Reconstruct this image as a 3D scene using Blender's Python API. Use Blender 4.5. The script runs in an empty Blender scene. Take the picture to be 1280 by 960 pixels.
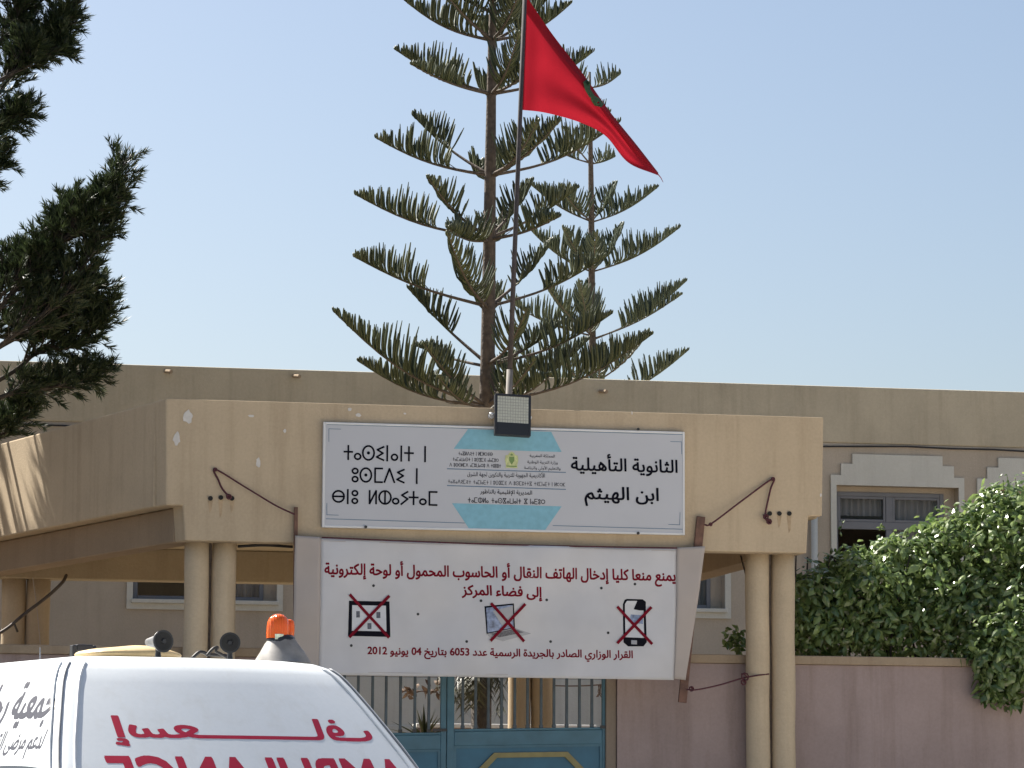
import bpy, bmesh, math, random
from mathutils import Vector, Matrix
from mathutils.bvhtree import BVHTree
from mathutils.geometry import tessellate_polygon
R = math.radians
scene = bpy.context.scene
COL = scene.collection
rnd = random.Random(11)

# ---------------------------------------------------------------- camera, sky, sun, exposure
F = 4000.0                       # focal length in pixels of a 1280 wide picture
PITCH, YAW, ROLL = R(7.4), R(11.0), R(0.3)
CAM = Vector((-28.5 * math.sin(YAW), -28.5 * math.cos(YAW), 1.6))
cam_data = bpy.data.cameras.new('camera')
cam_data.sensor_fit = 'HORIZONTAL'
cam_data.sensor_width = 36.0
cam_data.lens = 36.0 * F / 1280.0
cam_data.clip_start = 0.1
cam_data.clip_end = 3000.0
cam = bpy.data.objects.new('camera', cam_data)
COL.objects.link(cam)
FW = Vector((math.sin(YAW) * math.cos(PITCH), math.cos(YAW) * math.cos(PITCH), math.sin(PITCH)))
RT0 = Vector((math.cos(YAW), -math.sin(YAW), 0))
UP0 = RT0.cross(FW)
RT = RT0 * math.cos(ROLL) + UP0 * math.sin(ROLL)
UP = UP0 * math.cos(ROLL) - RT0 * math.sin(ROLL)
m = Matrix.Identity(4)
for i in range(3):
    m[i][0], m[i][1], m[i][2], m[i][3] = RT[i], UP[i], -FW[i], CAM[i]
cam.matrix_world = m
scene.camera = cam

SUN_AZ, SUN_EL = R(-38.0), R(48.0)         # azimuth from +Y towards +X
SUN = Vector((math.sin(SUN_AZ) * math.cos(SUN_EL), math.cos(SUN_AZ) * math.cos(SUN_EL), math.sin(SUN_EL)))
world = bpy.data.worlds.new('World')
scene.world = world
world.use_nodes = True
wn = world.node_tree
sky = wn.nodes.new('ShaderNodeTexSky')
sky.sky_type = 'NISHITA'
sky.sun_disc = False
sky.sun_elevation = SUN_EL
sky.sun_rotation = SUN_AZ
sky.altitude = 200
sky.air_density = 1.0
sky.dust_density = 2.5
sky.ozone_density = 1.0
wn.links.new(sky.outputs[0], wn.nodes['Background'].inputs[0])
wn.nodes['Background'].inputs[1].default_value = 0.055
sl = bpy.data.lights.new('sun', 'SUN')
sl.energy = 5.0
sl.angle = R(0.5)
sl.color = (1.0, 0.95, 0.86)
so = bpy.data.objects.new('sun', sl)
COL.objects.link(so)
so.location = (0, 0, 40)
so.rotation_euler = SUN.to_track_quat('Z', 'Y').to_euler()
scene.view_settings.view_transform = 'Standard'
scene.view_settings.look = 'None'
scene.view_settings.exposure = 1.3
scene.view_settings.gamma = 1.0
scene.view_settings.use_curve_mapping = False

# ---------------------------------------------------------------- helpers
def ray(px, py):
    return FW + RT * ((px - 640) / F) + UP * ((480 - py) / F)

def at(px, py, Y):
    """the point of the plane y = Y that was measured at that place of the photograph"""
    d = ray(px, py)
    return CAM + d * ((Y - CAM.y) / d.y)

def depth_at(px, py, dist):
    d = ray(px, py)
    return CAM + d * dist

OFF = {}
def link(o):
    COL.objects.link(o)
    return o

def thing(name, label, cat, loc, group=None):
    o = link(bpy.data.objects.new(name, None))
    o.empty_display_size = 0.2
    o.location = loc
    OFF[o.name] = Vector(loc)
    tag(o, label, cat, group)
    return o

def tag(o, label, cat, group=None):
    o['label'] = label
    o['category'] = cat
    if group:
        o['group'] = group
    return o

class MB:
    def __init__(s):
        s.v, s.f = [], []
    def add(s, vs, fs):
        b = len(s.v)
        s.v += [Vector(p) for p in vs]
        s.f += [tuple(i + b for i in f) for f in fs]
        return s
    def box(s, x0, x1, y0, y1, z0, z1, tf=None):
        vs = [Vector((x, y, z)) for z in (z0, z1) for y in (y0, y1) for x in (x0, x1)]
        if tf:
            vs = [tf(p) for p in vs]
        return s.add(vs, [(0, 2, 3, 1), (4, 5, 7, 6), (0, 1, 5, 4), (2, 6, 7, 3), (0, 4, 6, 2), (1, 3, 7, 5)])
    def prism(s, poly, y0, y1, tf=None):
        """an outline in x-z given a thickness in y"""
        n = len(poly)
        vs = [Vector((p[0], y0, p[1])) for p in poly] + [Vector((p[0], y1, p[1])) for p in poly]
        if tf:
            vs = [tf(p) for p in vs]
        fs = []
        tri = tessellate_polygon([[Vector((p[0], p[1], 0)) for p in poly]])
        for t in tri:
            fs.append(t)
            fs.append(tuple(i + n for i in reversed(t)))
        for i in range(n):
            j = (i + 1) % n
            fs.append((i, j, j + n, i + n))
        return s.add(vs, fs)
    def plan(s, poly, z0, z1):
        n = len(poly)
        vs = [Vector((p[0], p[1], z0)) for p in poly] + [Vector((p[0], p[1], z1)) for p in poly]
        fs = [tuple(range(n))[::-1], tuple(range(n, 2 * n))]
        for i in range(n):
            j = (i + 1) % n
            fs.append((i, j, j + n, i + n))
        return s.add(vs, fs)
    def tube(s, pts, rad, n=8, cap=True):
        pts = [Vector(p) for p in pts]
        if not isinstance(rad, (list, tuple)):
            rad = [rad] * len(pts)
        b = len(s.v)
        ref = None
        for i, p in enumerate(pts):
            d = (pts[min(i + 1, len(pts) - 1)] - pts[max(i - 1, 0)])
            if d.length < 1e-9:
                d = Vector((0, 0, 1))
            d.normalize()
            if ref is None:
                ref = Vector((0, 0, 1)) if abs(d.z) < 0.9 else Vector((1, 0, 0))
            a = d.cross(ref)
            if a.length < 1e-6:
                a = d.orthogonal()
            a.normalize()
            c = a.cross(d)
            ref = c
            for k in range(n):
                t = 2 * math.pi * k / n
                s.v.append(p + a * (math.cos(t) * rad[i]) + c * (math.sin(t) * rad[i]))
        for i in range(len(pts) - 1):
            for k in range(n):
                k2 = (k + 1) % n
                s.f.append((b + i * n + k, b + i * n + k2, b + (i + 1) * n + k2, b + (i + 1) * n + k))
        if cap:
            s.f.append(tuple(b + k for k in range(n))[::-1])
            e = b + (len(pts) - 1) * n
            s.f.append(tuple(e + k for k in range(n)))
        return s
    def build(s, name, mat, parent=None, smooth=False, bevel=0.0, kind=None):
        me = bpy.data.meshes.new(name)
        if parent is not None:
            off = OFF[parent.name]
        elif kind:
            off = Vector((0, 0, 0))
        else:
            xs = [p.x for p in s.v]; ys = [p.y for p in s.v]; zs = [p.z for p in s.v]
            off = Vector(((min(xs) + max(xs)) / 2, (min(ys) + max(ys)) / 2, min(zs)))
        me.from_pydata([tuple(p - off) for p in s.v], [], s.f)
        bm = bmesh.new()
        bm.from_mesh(me)
        bmesh.ops.recalc_face_normals(bm, faces=bm.faces)
        bm.to_mesh(me)
        bm.free()
        if smooth:
            for p in me.polygons:
                p.use_smooth = True
        me.materials.append(mat)
        o = link(bpy.data.objects.new(name, me))
        if parent is not None:
            o.parent = parent
        else:
            o.location = off
        OFF[o.name] = off
        if bevel:
            b = o.modifiers.new('bevel', 'BEVEL')
            b.width = bevel
            b.segments = 2
            b.limit_method = 'ANGLE'
            b.angle_limit = R(40)
        if kind:
            o['kind'] = kind
        return o

def spline(pts, n=8):
    """Catmull-Rom through the points"""
    pts = [Vector(p) for p in pts]
    P = [pts[0] * 2 - pts[1]] + pts + [pts[-1] * 2 - pts[-2]]
    out = []
    for i in range(1, len(P) - 2):
        for k in range(n):
            t = k / n
            a, b, c, d = P[i - 1], P[i], P[i + 1], P[i + 2]
            out.append(0.5 * ((2 * b) + (c - a) * t + (2 * a - 5 * b + 4 * c - d) * t * t + (3 * b - a - 3 * c + d) * t ** 3))
    out.append(pts[-1])
    return out

# ---------------------------------------------------------------- materials
def mat_base(name):
    mt = bpy.data.materials.new(name)
    mt.use_nodes = True
    nt = mt.node_tree
    return mt, nt, nt.nodes['Principled BSDF']

def plain(name, col, rough=0.6, metal=0.0, spec=0.5, var=0.08, scale=6.0, bump=0.0, bscale=60.0, coat=0.0):
    mt, nt, b = mat_base(name)
    b.inputs['Roughness'].default_value = rough
    b.inputs['Metallic'].default_value = metal
    b.inputs['Specular IOR Level'].default_value = spec
    if coat:
        b.inputs['Coat Weight'].default_value = coat
        b.inputs['Coat Roughness'].default_value = 0.05
    tc = nt.nodes.new('ShaderNodeTexCoord')
    nz = nt.nodes.new('ShaderNodeTexNoise')
    nz.inputs['Scale'].default_value = scale
    nz.inputs['Detail'].default_value = 6
    nt.links.new(tc.outputs['Object'], nz.inputs['Vector'])
    rp = nt.nodes.new('ShaderNodeValToRGB')
    rp.color_ramp.elements[0].position = 0.3
    rp.color_ramp.elements[1].position = 0.7
    rp.color_ramp.elements[0].color = tuple(c * (1 - var) for c in col) + (1,)
    rp.color_ramp.elements[1].color = tuple(min(1, c * (1 + var)) for c in col) + (1,)
    nt.links.new(nz.outputs['Fac'], rp.inputs[0])
    nt.links.new(rp.outputs[0], b.inputs['Base Color'])
    if bump:
        n2 = nt.nodes.new('ShaderNodeTexNoise')
        n2.inputs['Scale'].default_value = bscale
        n2.inputs['Detail'].default_value = 5
        nt.links.new(tc.outputs['Object'], n2.inputs['Vector'])
        bp = nt.nodes.new('ShaderNodeBump')
        bp.inputs['Strength'].default_value = bump
        bp.inputs['Distance'].default_value = 0.02
        nt.links.new(n2.outputs['Fac'], bp.inputs['Height'])
        nt.links.new(bp.outputs[0], b.inputs['Normal'])
    return mt

def stucco(name, col, stain=(0.5, 0.45, 0.4), amount=0.25, var=0.10, bump=0.25):
    """painted render: broad blotches, rain streaks running down, fine grain"""
    mt, nt, b = mat_base(name)
    b.inputs['Roughness'].default_value = 0.9
    b.inputs['Specular IOR Level'].default_value = 0.2
    tc = nt.nodes.new('ShaderNodeTexCoord')
    def noise(scale, vec=None, detail=6, rough=0.6):
        n = nt.nodes.new('ShaderNodeTexNoise')
        n.inputs['Scale'].default_value = scale
        n.inputs['Detail'].default_value = detail
        n.inputs['Roughness'].default_value = rough
        nt.links.new(vec or tc.outputs['Object'], n.inputs['Vector'])
        return n.outputs['Fac']
    blot = noise(1.1)
    rp = nt.nodes.new('ShaderNodeValToRGB')
    rp.color_ramp.elements[0].position = 0.3
    rp.color_ramp.elements[1].position = 0.72
    rp.color_ramp.elements[0].color = tuple(c * (1 - var) for c in col) + (1,)
    rp.color_ramp.elements[1].color = tuple(min(1, c * (1 + var)) for c in col) + (1,)
    nt.links.new(blot, rp.inputs[0])
    mp = nt.nodes.new('ShaderNodeMapping')
    mp.inputs['Scale'].default_value = (5.0, 5.0, 0.35)
    nt.links.new(tc.outputs['Object'], mp.inputs['Vector'])
    st = noise(1.3, mp.outputs[0], 7, 0.65)
    r2 = nt.nodes.new('ShaderNodeValToRGB')
    r2.color_ramp.elements[0].position = 0.5
    r2.color_ramp.elements[1].position = 0.78
    r2.color_ramp.elements[0].color = (0, 0, 0, 1)
    r2.color_ramp.elements[1].color = (amount, amount, amount, 1)
    nt.links.new(st, r2.inputs[0])
    mx = nt.nodes.new('ShaderNodeMix')
    mx.data_type = 'RGBA'
    nt.links.new(r2.outputs[0], mx.inputs[0])
    nt.links.new(rp.outputs[0], mx.inputs[6])
    mx.inputs[7].default_value = tuple(c * s for c, s in zip(col, stain)) + (1,)
    gr = noise(38, None, 4)
    m2 = nt.nodes.new('ShaderNodeMix')
    m2.data_type = 'RGBA'
    m2.blend_type = 'OVERLAY'
    m2.inputs[0].default_value = 0.12
    nt.links.new(mx.outputs[2], m2.inputs[6])
    nt.links.new(gr, m2.inputs[7])
    nt.links.new(m2.outputs[2], b.inputs['Base Color'])
    bp = nt.nodes.new('ShaderNodeBump')
    bp.inputs['Strength'].default_value = bump
    bp.inputs['Distance'].default_value = 0.015
    nt.links.new(noise(55, None, 5), bp.inputs['Height'])
    nt.links.new(bp.outputs[0], b.inputs['Normal'])
    return mt

def leafy(name, c0, c1, rough=0.45, trans=0.25, scale=3.0, spec=0.5):
    mt, nt, b = mat_base(name)
    b.inputs['Roughness'].default_value = rough
    b.inputs['Specular IOR Level'].default_value = spec
    geo = nt.nodes.new('ShaderNodeNewGeometry')
    rp = nt.nodes.new('ShaderNodeValToRGB')
    rp.color_ramp.elements[0].color = c0 + (1,)
    rp.color_ramp.elements[1].color = c1 + (1,)
    nt.links.new(geo.outputs['Random Per Island'], rp.inputs[0])
    nt.links.new(rp.outputs[0], b.inputs['Base Color'])
    if trans:
        tr = nt.nodes.new('ShaderNodeBsdfTranslucent')
        nt.links.new(rp.outputs[0], tr.inputs['Color'])
        mx = nt.nodes.new('ShaderNodeMixShader')
        mx.inputs[0].default_value = trans
        nt.links.new(b.outputs[0], mx.inputs[1])
        nt.links.new(tr.outputs[0], mx.inputs[2])
        nt.links.new(mx.outputs[0], nt.nodes['Material Output'].inputs[0])
    return mt

def cloth(name, col, trans=0.3, weave=400.0):
    mt, nt, b = mat_base(name)
    b.inputs['Roughness'].default_value = 0.85
    b.inputs['Specular IOR Level'].default_value = 0.15
    tc = nt.nodes.new('ShaderNodeTexCoord')
    nz = nt.nodes.new('ShaderNodeTexNoise')
    nz.inputs['Scale'].default_value = 2.5
    nz.inputs['Detail'].default_value = 8
    nt.links.new(tc.outputs['Object'], nz.inputs['Vector'])
    rp = nt.nodes.new('ShaderNodeValToRGB')
    rp.color_ramp.elements[0].position = 0.3
    rp.color_ramp.elements[1].position = 0.7
    rp.color_ramp.elements[0].color = tuple(c * 0.93 for c in col) + (1,)
    rp.color_ramp.elements[1].color = tuple(min(1, c * 1.04) for c in col) + (1,)
    nt.links.new(nz.outputs['Fac'], rp.inputs[0])
    nt.links.new(rp.outputs[0], b.inputs['Base Color'])
    tr = nt.nodes.new('ShaderNodeBsdfTranslucent')
    nt.links.new(rp.outputs[0], tr.inputs['Color'])
    mx = nt.nodes.new('ShaderNodeMixShader')
    mx.inputs[0].default_value = trans
    nt.links.new(b.outputs[0], mx.inputs[1])
    nt.links.new(tr.outputs[0], mx.inputs[2])
    nt.links.new(mx.outputs[0], nt.nodes['Material Output'].inputs[0])
    return mt

def glass(name, tint=0.75):
    mt, nt, b = mat_base(name)
    nt.nodes.remove(b)
    tr = nt.nodes.new('ShaderNodeBsdfTransparent')
    tr.inputs[0].default_value = (tint, tint * 1.02, tint * 1.04, 1)
    gl = nt.nodes.new('ShaderNodeBsdfGlossy')
    gl.inputs['Roughness'].default_value = 0.04
    fr = nt.nodes.new('ShaderNodeFresnel')
    fr.inputs[0].default_value = 1.32
    mx = nt.nodes.new('ShaderNodeMixShader')
    nt.links.new(fr.outputs[0], mx.inputs[0])
    nt.links.new(tr.outputs[0], mx.inputs[1])
    nt.links.new(gl.outputs[0], mx.inputs[2])
    nt.links.new(mx.outputs[0], nt.nodes['Material Output'].inputs[0])
    return mt

M = {}
M['beige'] = stucco('beige_render', (0.49, 0.39, 0.27), amount=0.34)
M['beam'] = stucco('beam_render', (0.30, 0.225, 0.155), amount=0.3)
M['soffit'] = stucco('soffit_render', (0.46, 0.38, 0.26), amount=0.3)
M['column'] = stucco('column_render', (0.53, 0.425, 0.295), amount=0.3)
M['parapet'] = stucco('parapet_render', (0.50, 0.44, 0.325), amount=0.35, var=0.12)
M['facade'] = stucco('facade_render', (0.47, 0.405, 0.32), amount=0.25)
M['trim'] = stucco('white_trim', (0.62, 0.61, 0.54), amount=0.2, var=0.05)
M['plinth'] = stucco('plinth_render', (0.64, 0.62, 0.54), amount=0.3)
M['mauve'] = stucco('mauve_render', (0.35, 0.272, 0.252), amount=0.5, var=0.14)
M['jamb'] = stucco('brown_jamb_render', (0.25, 0.20, 0.155), amount=0.4)
M['cap'] = stucco('cap_render', (0.36, 0.275, 0.19), amount=0.5)
M['peel'] = plain('bare_plaster', (0.60, 0.57, 0.53), 0.9, var=0.1, scale=20)
M['rust'] = plain('rust_streak', (0.40, 0.295, 0.185), 0.9, var=0.25, scale=14)
M['hole'] = plain('hole_shade', (0.012, 0.011, 0.010), 0.8)  # black stands in for the shade inside holes and horn mouths
M['sign'] = plain('sign_sheet', (0.49, 0.495, 0.525), 0.35, var=0.02, scale=2)
M['alu'] = plain('white_aluminium', (0.66, 0.66, 0.66), 0.4, var=0.04)
M['teal'] = plain('teal_print', (0.20, 0.43, 0.53), 0.4, var=0.08, scale=18)
M['navy'] = plain('thin_blue_print', (0.12, 0.20, 0.29), 0.4)
M['ink'] = plain('black_print', (0.006, 0.006, 0.012), 0.85, spec=0.1)
M['crest'] = plain('crest_yellow', (0.52, 0.55, 0.26), 0.4, var=0.2, scale=40)
M['crestg'] = plain('crest_green', (0.16, 0.26, 0.08), 0.4)
M['banner'] = cloth('banner_vinyl', (0.66, 0.65, 0.66), 0.12)
M['sleeve'] = cloth('sleeve_canvas', (0.50, 0.44, 0.40), 0.12)
M['redink'] = plain('crimson_print', (0.18, 0.008, 0.020), 0.85, spec=0.1, var=0.15, scale=20)
M['device'] = plain('device_black_print', (0.008, 0.008, 0.013), 0.85, spec=0.1)
M['screen'] = plain('screen_white_print', (0.60, 0.60, 0.62), 0.4)
M['skyprint'] = plain('screen_blue_print', (0.22, 0.27, 0.40), 0.4, var=0.5, scale=28)
M['keys'] = plain('keyboard_print', (0.10, 0.10, 0.12), 0.4, var=0.5, scale=60)
M['silver'] = plain('silver_print', (0.36, 0.36, 0.38), 0.4, var=0.1)
M['wood'] = plain('batten_wood', (0.15, 0.075, 0.05), 0.7, var=0.3, scale=15, bump=0.2)
M['rope'] = plain('maroon_rope', (0.085, 0.022, 0.030), 0.8, var=0.4, scale=80)
M['black'] = plain('black_plastic', (0.018, 0.018, 0.02), 0.4, var=0.1)
M['cable'] = plain('black_cable', (0.02, 0.018, 0.018), 0.5)
M['greycable'] = plain('weathered_cable', (0.10, 0.08, 0.065), 0.6, var=0.4, scale=9)
M['led'] = plain('led_lens', (0.52, 0.52, 0.44), 0.25, var=0.1, scale=60)
M['gridline'] = plain('led_grid', (0.26, 0.26, 0.23), 0.4)
M['pole'] = plain('pole_paint', (0.045, 0.04, 0.045), 0.85, var=0.3, scale=10)
M['polelow'] = plain('pole_lit_tone', (0.22, 0.20, 0.18), 0.8, var=0.15)
M['flag'] = cloth('red_flag', (0.30, 0.011, 0.022), 0.40)
M['star'] = cloth('green_star', (0.07, 0.14, 0.07), 0.3)
M['blue'] = plain('blue_gate_paint', (0.028, 0.130, 0.205), 0.45, var=0.12, scale=5, bump=0.06, bscale=25)
M['blueframe'] = plain('blue_frame_paint', (0.055, 0.150, 0.205), 0.45, var=0.14, scale=7)
M['bar'] = plain('grey_blue_bar', (0.060, 0.085, 0.105), 0.5, var=0.25, scale=9)
M['gold'] = plain('ochre_paint', (0.27, 0.225, 0.085), 0.5, var=0.12, scale=12)
M['vanwhite'] = stucco('white_body_paint', (0.70, 0.73, 0.75), stain=(0.86, 0.83, 0.78), amount=0.6, var=0.03, bump=0.0)
for n_ in M['vanwhite'].node_tree.nodes:
    if n_.type == 'BSDF_PRINCIPLED':
        n_.inputs['Roughness'].default_value = 0.38
        n_.inputs['Specular IOR Level'].default_value = 0.45
M['vanred'] = plain('red_vinyl', (0.40, 0.008, 0.035), 0.4, var=0.06)
M['vangrey'] = plain('dark_grey_vinyl', (0.05, 0.05, 0.065), 0.4)
M['edge'] = plain('pale_pink_outline', (0.80, 0.62, 0.66), 0.4)
M['rubber'] = plain('grey_rubber', (0.20, 0.21, 0.23), 0.6, var=0.1)
M['tyre'] = plain('tyre_rubber', (0.02, 0.02, 0.02), 0.85)
M['chrome'] = plain('horn_metal', (0.20, 0.20, 0.20), 0.45, metal=0.5)
M['darkglass'] = plain('dark_glass', (0.015, 0.018, 0.02), 0.06, spec=0.7)
M['pad'] = plain('yellowed_plastic', (0.60, 0.44, 0.22), 0.55, var=0.12, scale=9, bump=0.1)
M['alframe'] = plain('window_aluminium', (0.17, 0.175, 0.19), 0.45, var=0.06)
M['glass'] = glass('window_glass')
M['curtain'] = cloth('net_curtain', (0.55, 0.53, 0.51), 0.2)
M['bark'] = plain('araucaria_bark', (0.10, 0.078, 0.062), 0.9, var=0.3, scale=18, bump=0.6, bscale=30)
M['barkp'] = plain('pine_bark', (0.055, 0.045, 0.036), 0.9, var=0.3, scale=14, bump=0.6)
M['arau'] = leafy('araucaria_needles', (0.030, 0.044, 0.019), (0.10, 0.115, 0.050), 0.5, 0.12)
M['arau2'] = leafy('pale_araucaria_needles', (0.042, 0.060, 0.036), (0.10, 0.125, 0.07), 0.5, 0.15)
M['needle'] = leafy('pine_needles', (0.015, 0.027, 0.011), (0.055, 0.078, 0.030), 0.5, 0.2)
M['ivy'] = leafy('ivy_leaves', (0.055, 0.105, 0.028), (0.26, 0.34, 0.12), 0.22, 0.38, spec=0.8)
M['yucca'] = leafy('yucca_leaves', (0.10, 0.12, 0.05), (0.26, 0.27, 0.14), 0.5, 0.2)
M['dead'] = leafy('dry_leaves', (0.10, 0.06, 0.04), (0.22, 0.15, 0.10), 0.8, 0.1)
M['palm'] = leafy('drooping_fronds', (0.035, 0.040, 0.022), (0.10, 0.10, 0.06), 0.5, 0.1)
M['dimming_ground'] = plain('dimming_dark_earth', (0.085, 0.07, 0.052), 0.95, var=0.3, scale=2.0, bump=0.4)
M['asphalt'] = plain('asphalt', (0.075, 0.072, 0.068), 0.9, var=0.2, scale=0.6, bump=0.3)
M['bounce_ground'] = plain('pale_bounce_concrete', (0.56, 0.51, 0.44), 0.9, var=0.12, scale=0.5, bump=0.2)
M['paving'] = plain('concrete_paving', (0.50, 0.45, 0.38), 0.9, var=0.15, scale=0.9, bump=0.2)
M['earth'] = plain('courtyard_earth', (0.24, 0.20, 0.15), 0.95, var=0.2, scale=0.7, bump=0.3)

def orange():
    mt, nt, b = mat_base('orange_lens')
    b.inputs['Base Color'].default_value = (0.75, 0.12, 0.012, 1)
    b.inputs['Roughness'].default_value = 0.12
    b.inputs['Subsurface Weight'].default_value = 0.35
    b.inputs['Subsurface Radius'].default_value = (0.05, 0.02, 0.01)
    tc = nt.nodes.new('ShaderNodeTexCoord')
    wv = nt.nodes.new('ShaderNodeTexWave')
    wv.inputs['Scale'].default_value = 22
    nt.links.new(tc.outputs['Object'], wv.inputs['Vector'])
    bp = nt.nodes.new('ShaderNodeBump')
    bp.inputs['Strength'].default_value = 0.25
    bp.inputs['Distance'].default_value = 0.01
    nt.links.new(wv.outputs['Fac'], bp.inputs['Height'])
    nt.links.new(bp.outputs[0], b.inputs['Normal'])
    return mt
M['orange'] = orange()

# ---------------------------------------------------------------- writing
# Arabic letters: isolated form, does it join to the left
ARAB = {'ا': (0xFE8D, 0), 'أ': (0xFE83, 0), 'إ': (0xFE87, 0), 'ب': (0xFE8F, 1), 'ة': (0xFE93, 0), 'ت': (0xFE95, 1),
        'ث': (0xFE99, 1), 'ج': (0xFE9D, 1), 'ح': (0xFEA1, 1), 'خ': (0xFEA5, 1), 'د': (0xFEA9, 0), 'ذ': (0xFEAB, 0),
        'ر': (0xFEAD, 0), 'ز': (0xFEAF, 0), 'س': (0xFEB1, 1), 'ش': (0xFEB5, 1), 'ص': (0xFEB9, 1), 'ض': (0xFEBD, 1),
        'ط': (0xFEC1, 1), 'ظ': (0xFEC5, 1), 'ع': (0xFEC9, 1), 'غ': (0xFECD, 1), 'ف': (0xFED1, 1), 'ق': (0xFED5, 1), 'ك': (0xFED9, 1),
        'ل': (0xFEDD, 1), 'م': (0xFEE1, 1), 'ن': (0xFEE5, 1), 'ه': (0xFEE9, 1), 'و': (0xFEED, 0), 'ى': (0xFEEF, 0),
        'ي': (0xFEF1, 1), 'ـ': (0x0640, 1)}
LAMALEF = {'ا': 0xFEFB, 'أ': 0xFEF7, 'إ': 0xFEF9}
def shape(text):
    words = text.split(' ')
    out = []
    for w in words:
        if w[0].isdigit():
            out.append(w)
            continue
        g = ''
        prev = False
        i = 0
        while i < len(w):
            c = w[i]
            if c == 'ء':
                g += chr(0xFE80)
                prev = False
                i += 1
                continue
            if c == 'ل' and i + 1 < len(w) and w[i + 1] in LAMALEF:
                g += chr(LAMALEF[w[i + 1]] + (1 if prev else 0))
                prev = False
                i += 2
                continue
            base, joins = ARAB[c]
            nxt = joins and i + 1 < len(w) and w[i + 1] in ARAB
            if base == 0x0640:
                g += chr(base)
            elif prev and nxt:
                g += chr(base + 3)
            elif nxt:
                g += chr(base + 2)
            elif prev:
                g += chr(base + 1)
            else:
                g += chr(base)
            prev = bool(joins)
            i += 1
        out.append(g[::-1])
    return ' '.join(out[::-1])

def glyphs(body, bold=0.0, spacing=1.0, step=0.014):
    """a line of writing as flat strips: outlines of the letters filled by the winding rule, strokes widened by bold;
    returns vertices (x, y, layer) and faces"""
    cu = bpy.data.curves.new('writing', 'FONT')
    cu.body = body
    cu.resolution_u = 4
    cu.fill_mode = 'NONE'
    cu.space_character = spacing
    o = bpy.data.objects.new('writing', cu)
    COL.objects.link(o)
    dg = bpy.context.evaluated_depsgraph_get()
    me = bpy.data.meshes.new_from_object(o.evaluated_get(dg))
    bpy.data.objects.remove(o)
    bpy.data.curves.remove(cu)
    P = [(v.co.x, v.co.y) for v in me.vertices]
    nxt = {}
    close = []
    for e in me.edges:
        i, j = e.vertices
        if j == i + 1:
            nxt[i] = j
        elif i == j + 1:
            nxt[j] = i
        else:
            close.append((min(i, j), max(i, j)))
    bpy.data.meshes.remove(me)
    segs = [(P[i], P[j]) for i, j in nxt.items()] + [(P[j], P[i]) for i, j in close]
    ys = [p[1] for p in P]
    ylo, yhi = min(ys), max(ys)
    nb = max(1, int((yhi - ylo) / step) + 1)
    st = (yhi - ylo) / nb
    bands = [[] for _ in range(nb)]
    for (xa, ya), (xb, yb) in segs:
        if abs(ya - yb) < 1e-9:
            continue
        d = 1 if yb > ya else -1
        if d < 0:
            xa, ya, xb, yb = xb, yb, xa, ya
        for k in range(max(0, int((ya - ylo) / st) - 1), min(nb, int((yb - ylo) / st) + 2)):
            ym = ylo + (k + 0.5) * st
            if ya <= ym < yb:
                f = lambda y: xa + (xb - xa) * (min(max(y, ya), yb) - ya) / (yb - ya)
                bands[k].append((f(ym), f(ym - st / 2), f(ym + st / 2), d))
    vs, fs = [], []
    for k, row in enumerate(bands):
        row.sort()
        w, spans = 0, []
        for q in row:
            if w == 0:
                left = q
            w += q[3]
            if w == 0:
                spans.append([left[0] - bold, q[0] + bold, left[1] - bold, left[2] - bold, q[1] + bold, q[2] + bold])
        merged = []
        for sp in spans:
            if merged and sp[0] <= merged[-1][1]:
                if sp[1] > merged[-1][1]:
                    merged[-1][1], merged[-1][4], merged[-1][5] = sp[1], sp[4], sp[5]
            else:
                merged.append(sp)
        y0, y1 = ylo + k * st, ylo + (k + 1) * st
        for sp in merged:
            for lay, dy in ((0, 0.0), (1, bold * 0.8), (2, -bold * 0.8)) if bold > 0 else ((0, 0.0),):
                c = bold * 0.35 if lay else 0.0
                i = len(vs)
                vs += [(sp[2] + c, y0 + dy, lay), (sp[4] - c, y0 + dy, lay), (sp[5] - c, y1 + dy, lay), (sp[3] + c, y1 + dy, lay)]
                fs.append((i, i + 1, i + 2, i + 3))
    return vs, fs

def write_line(body, L, Rr, stretch=1.0, bold=0.0, put=None, spacing=1.0, mirror=False):
    """line of writing from point L to point Rr on a standing surface; put(point, layer) moves it onto the surface"""
    vs, fs = glyphs(body, bold, spacing)
    x0 = min(v[0] for v in vs); x1 = max(v[0] for v in vs)
    ax = (Rr - L)
    s = ax.length / (x1 - x0)
    out = MB()
    pts = []
    for x, y, k in vs:
        t = (x - x0) / (x1 - x0)
        if mirror:
            t = 1 - t
        p = L + ax * t + Vector((0, 0, y * s * stretch))
        pts.append(put(p, k))
    out.add(pts, fs)
    return out

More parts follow.
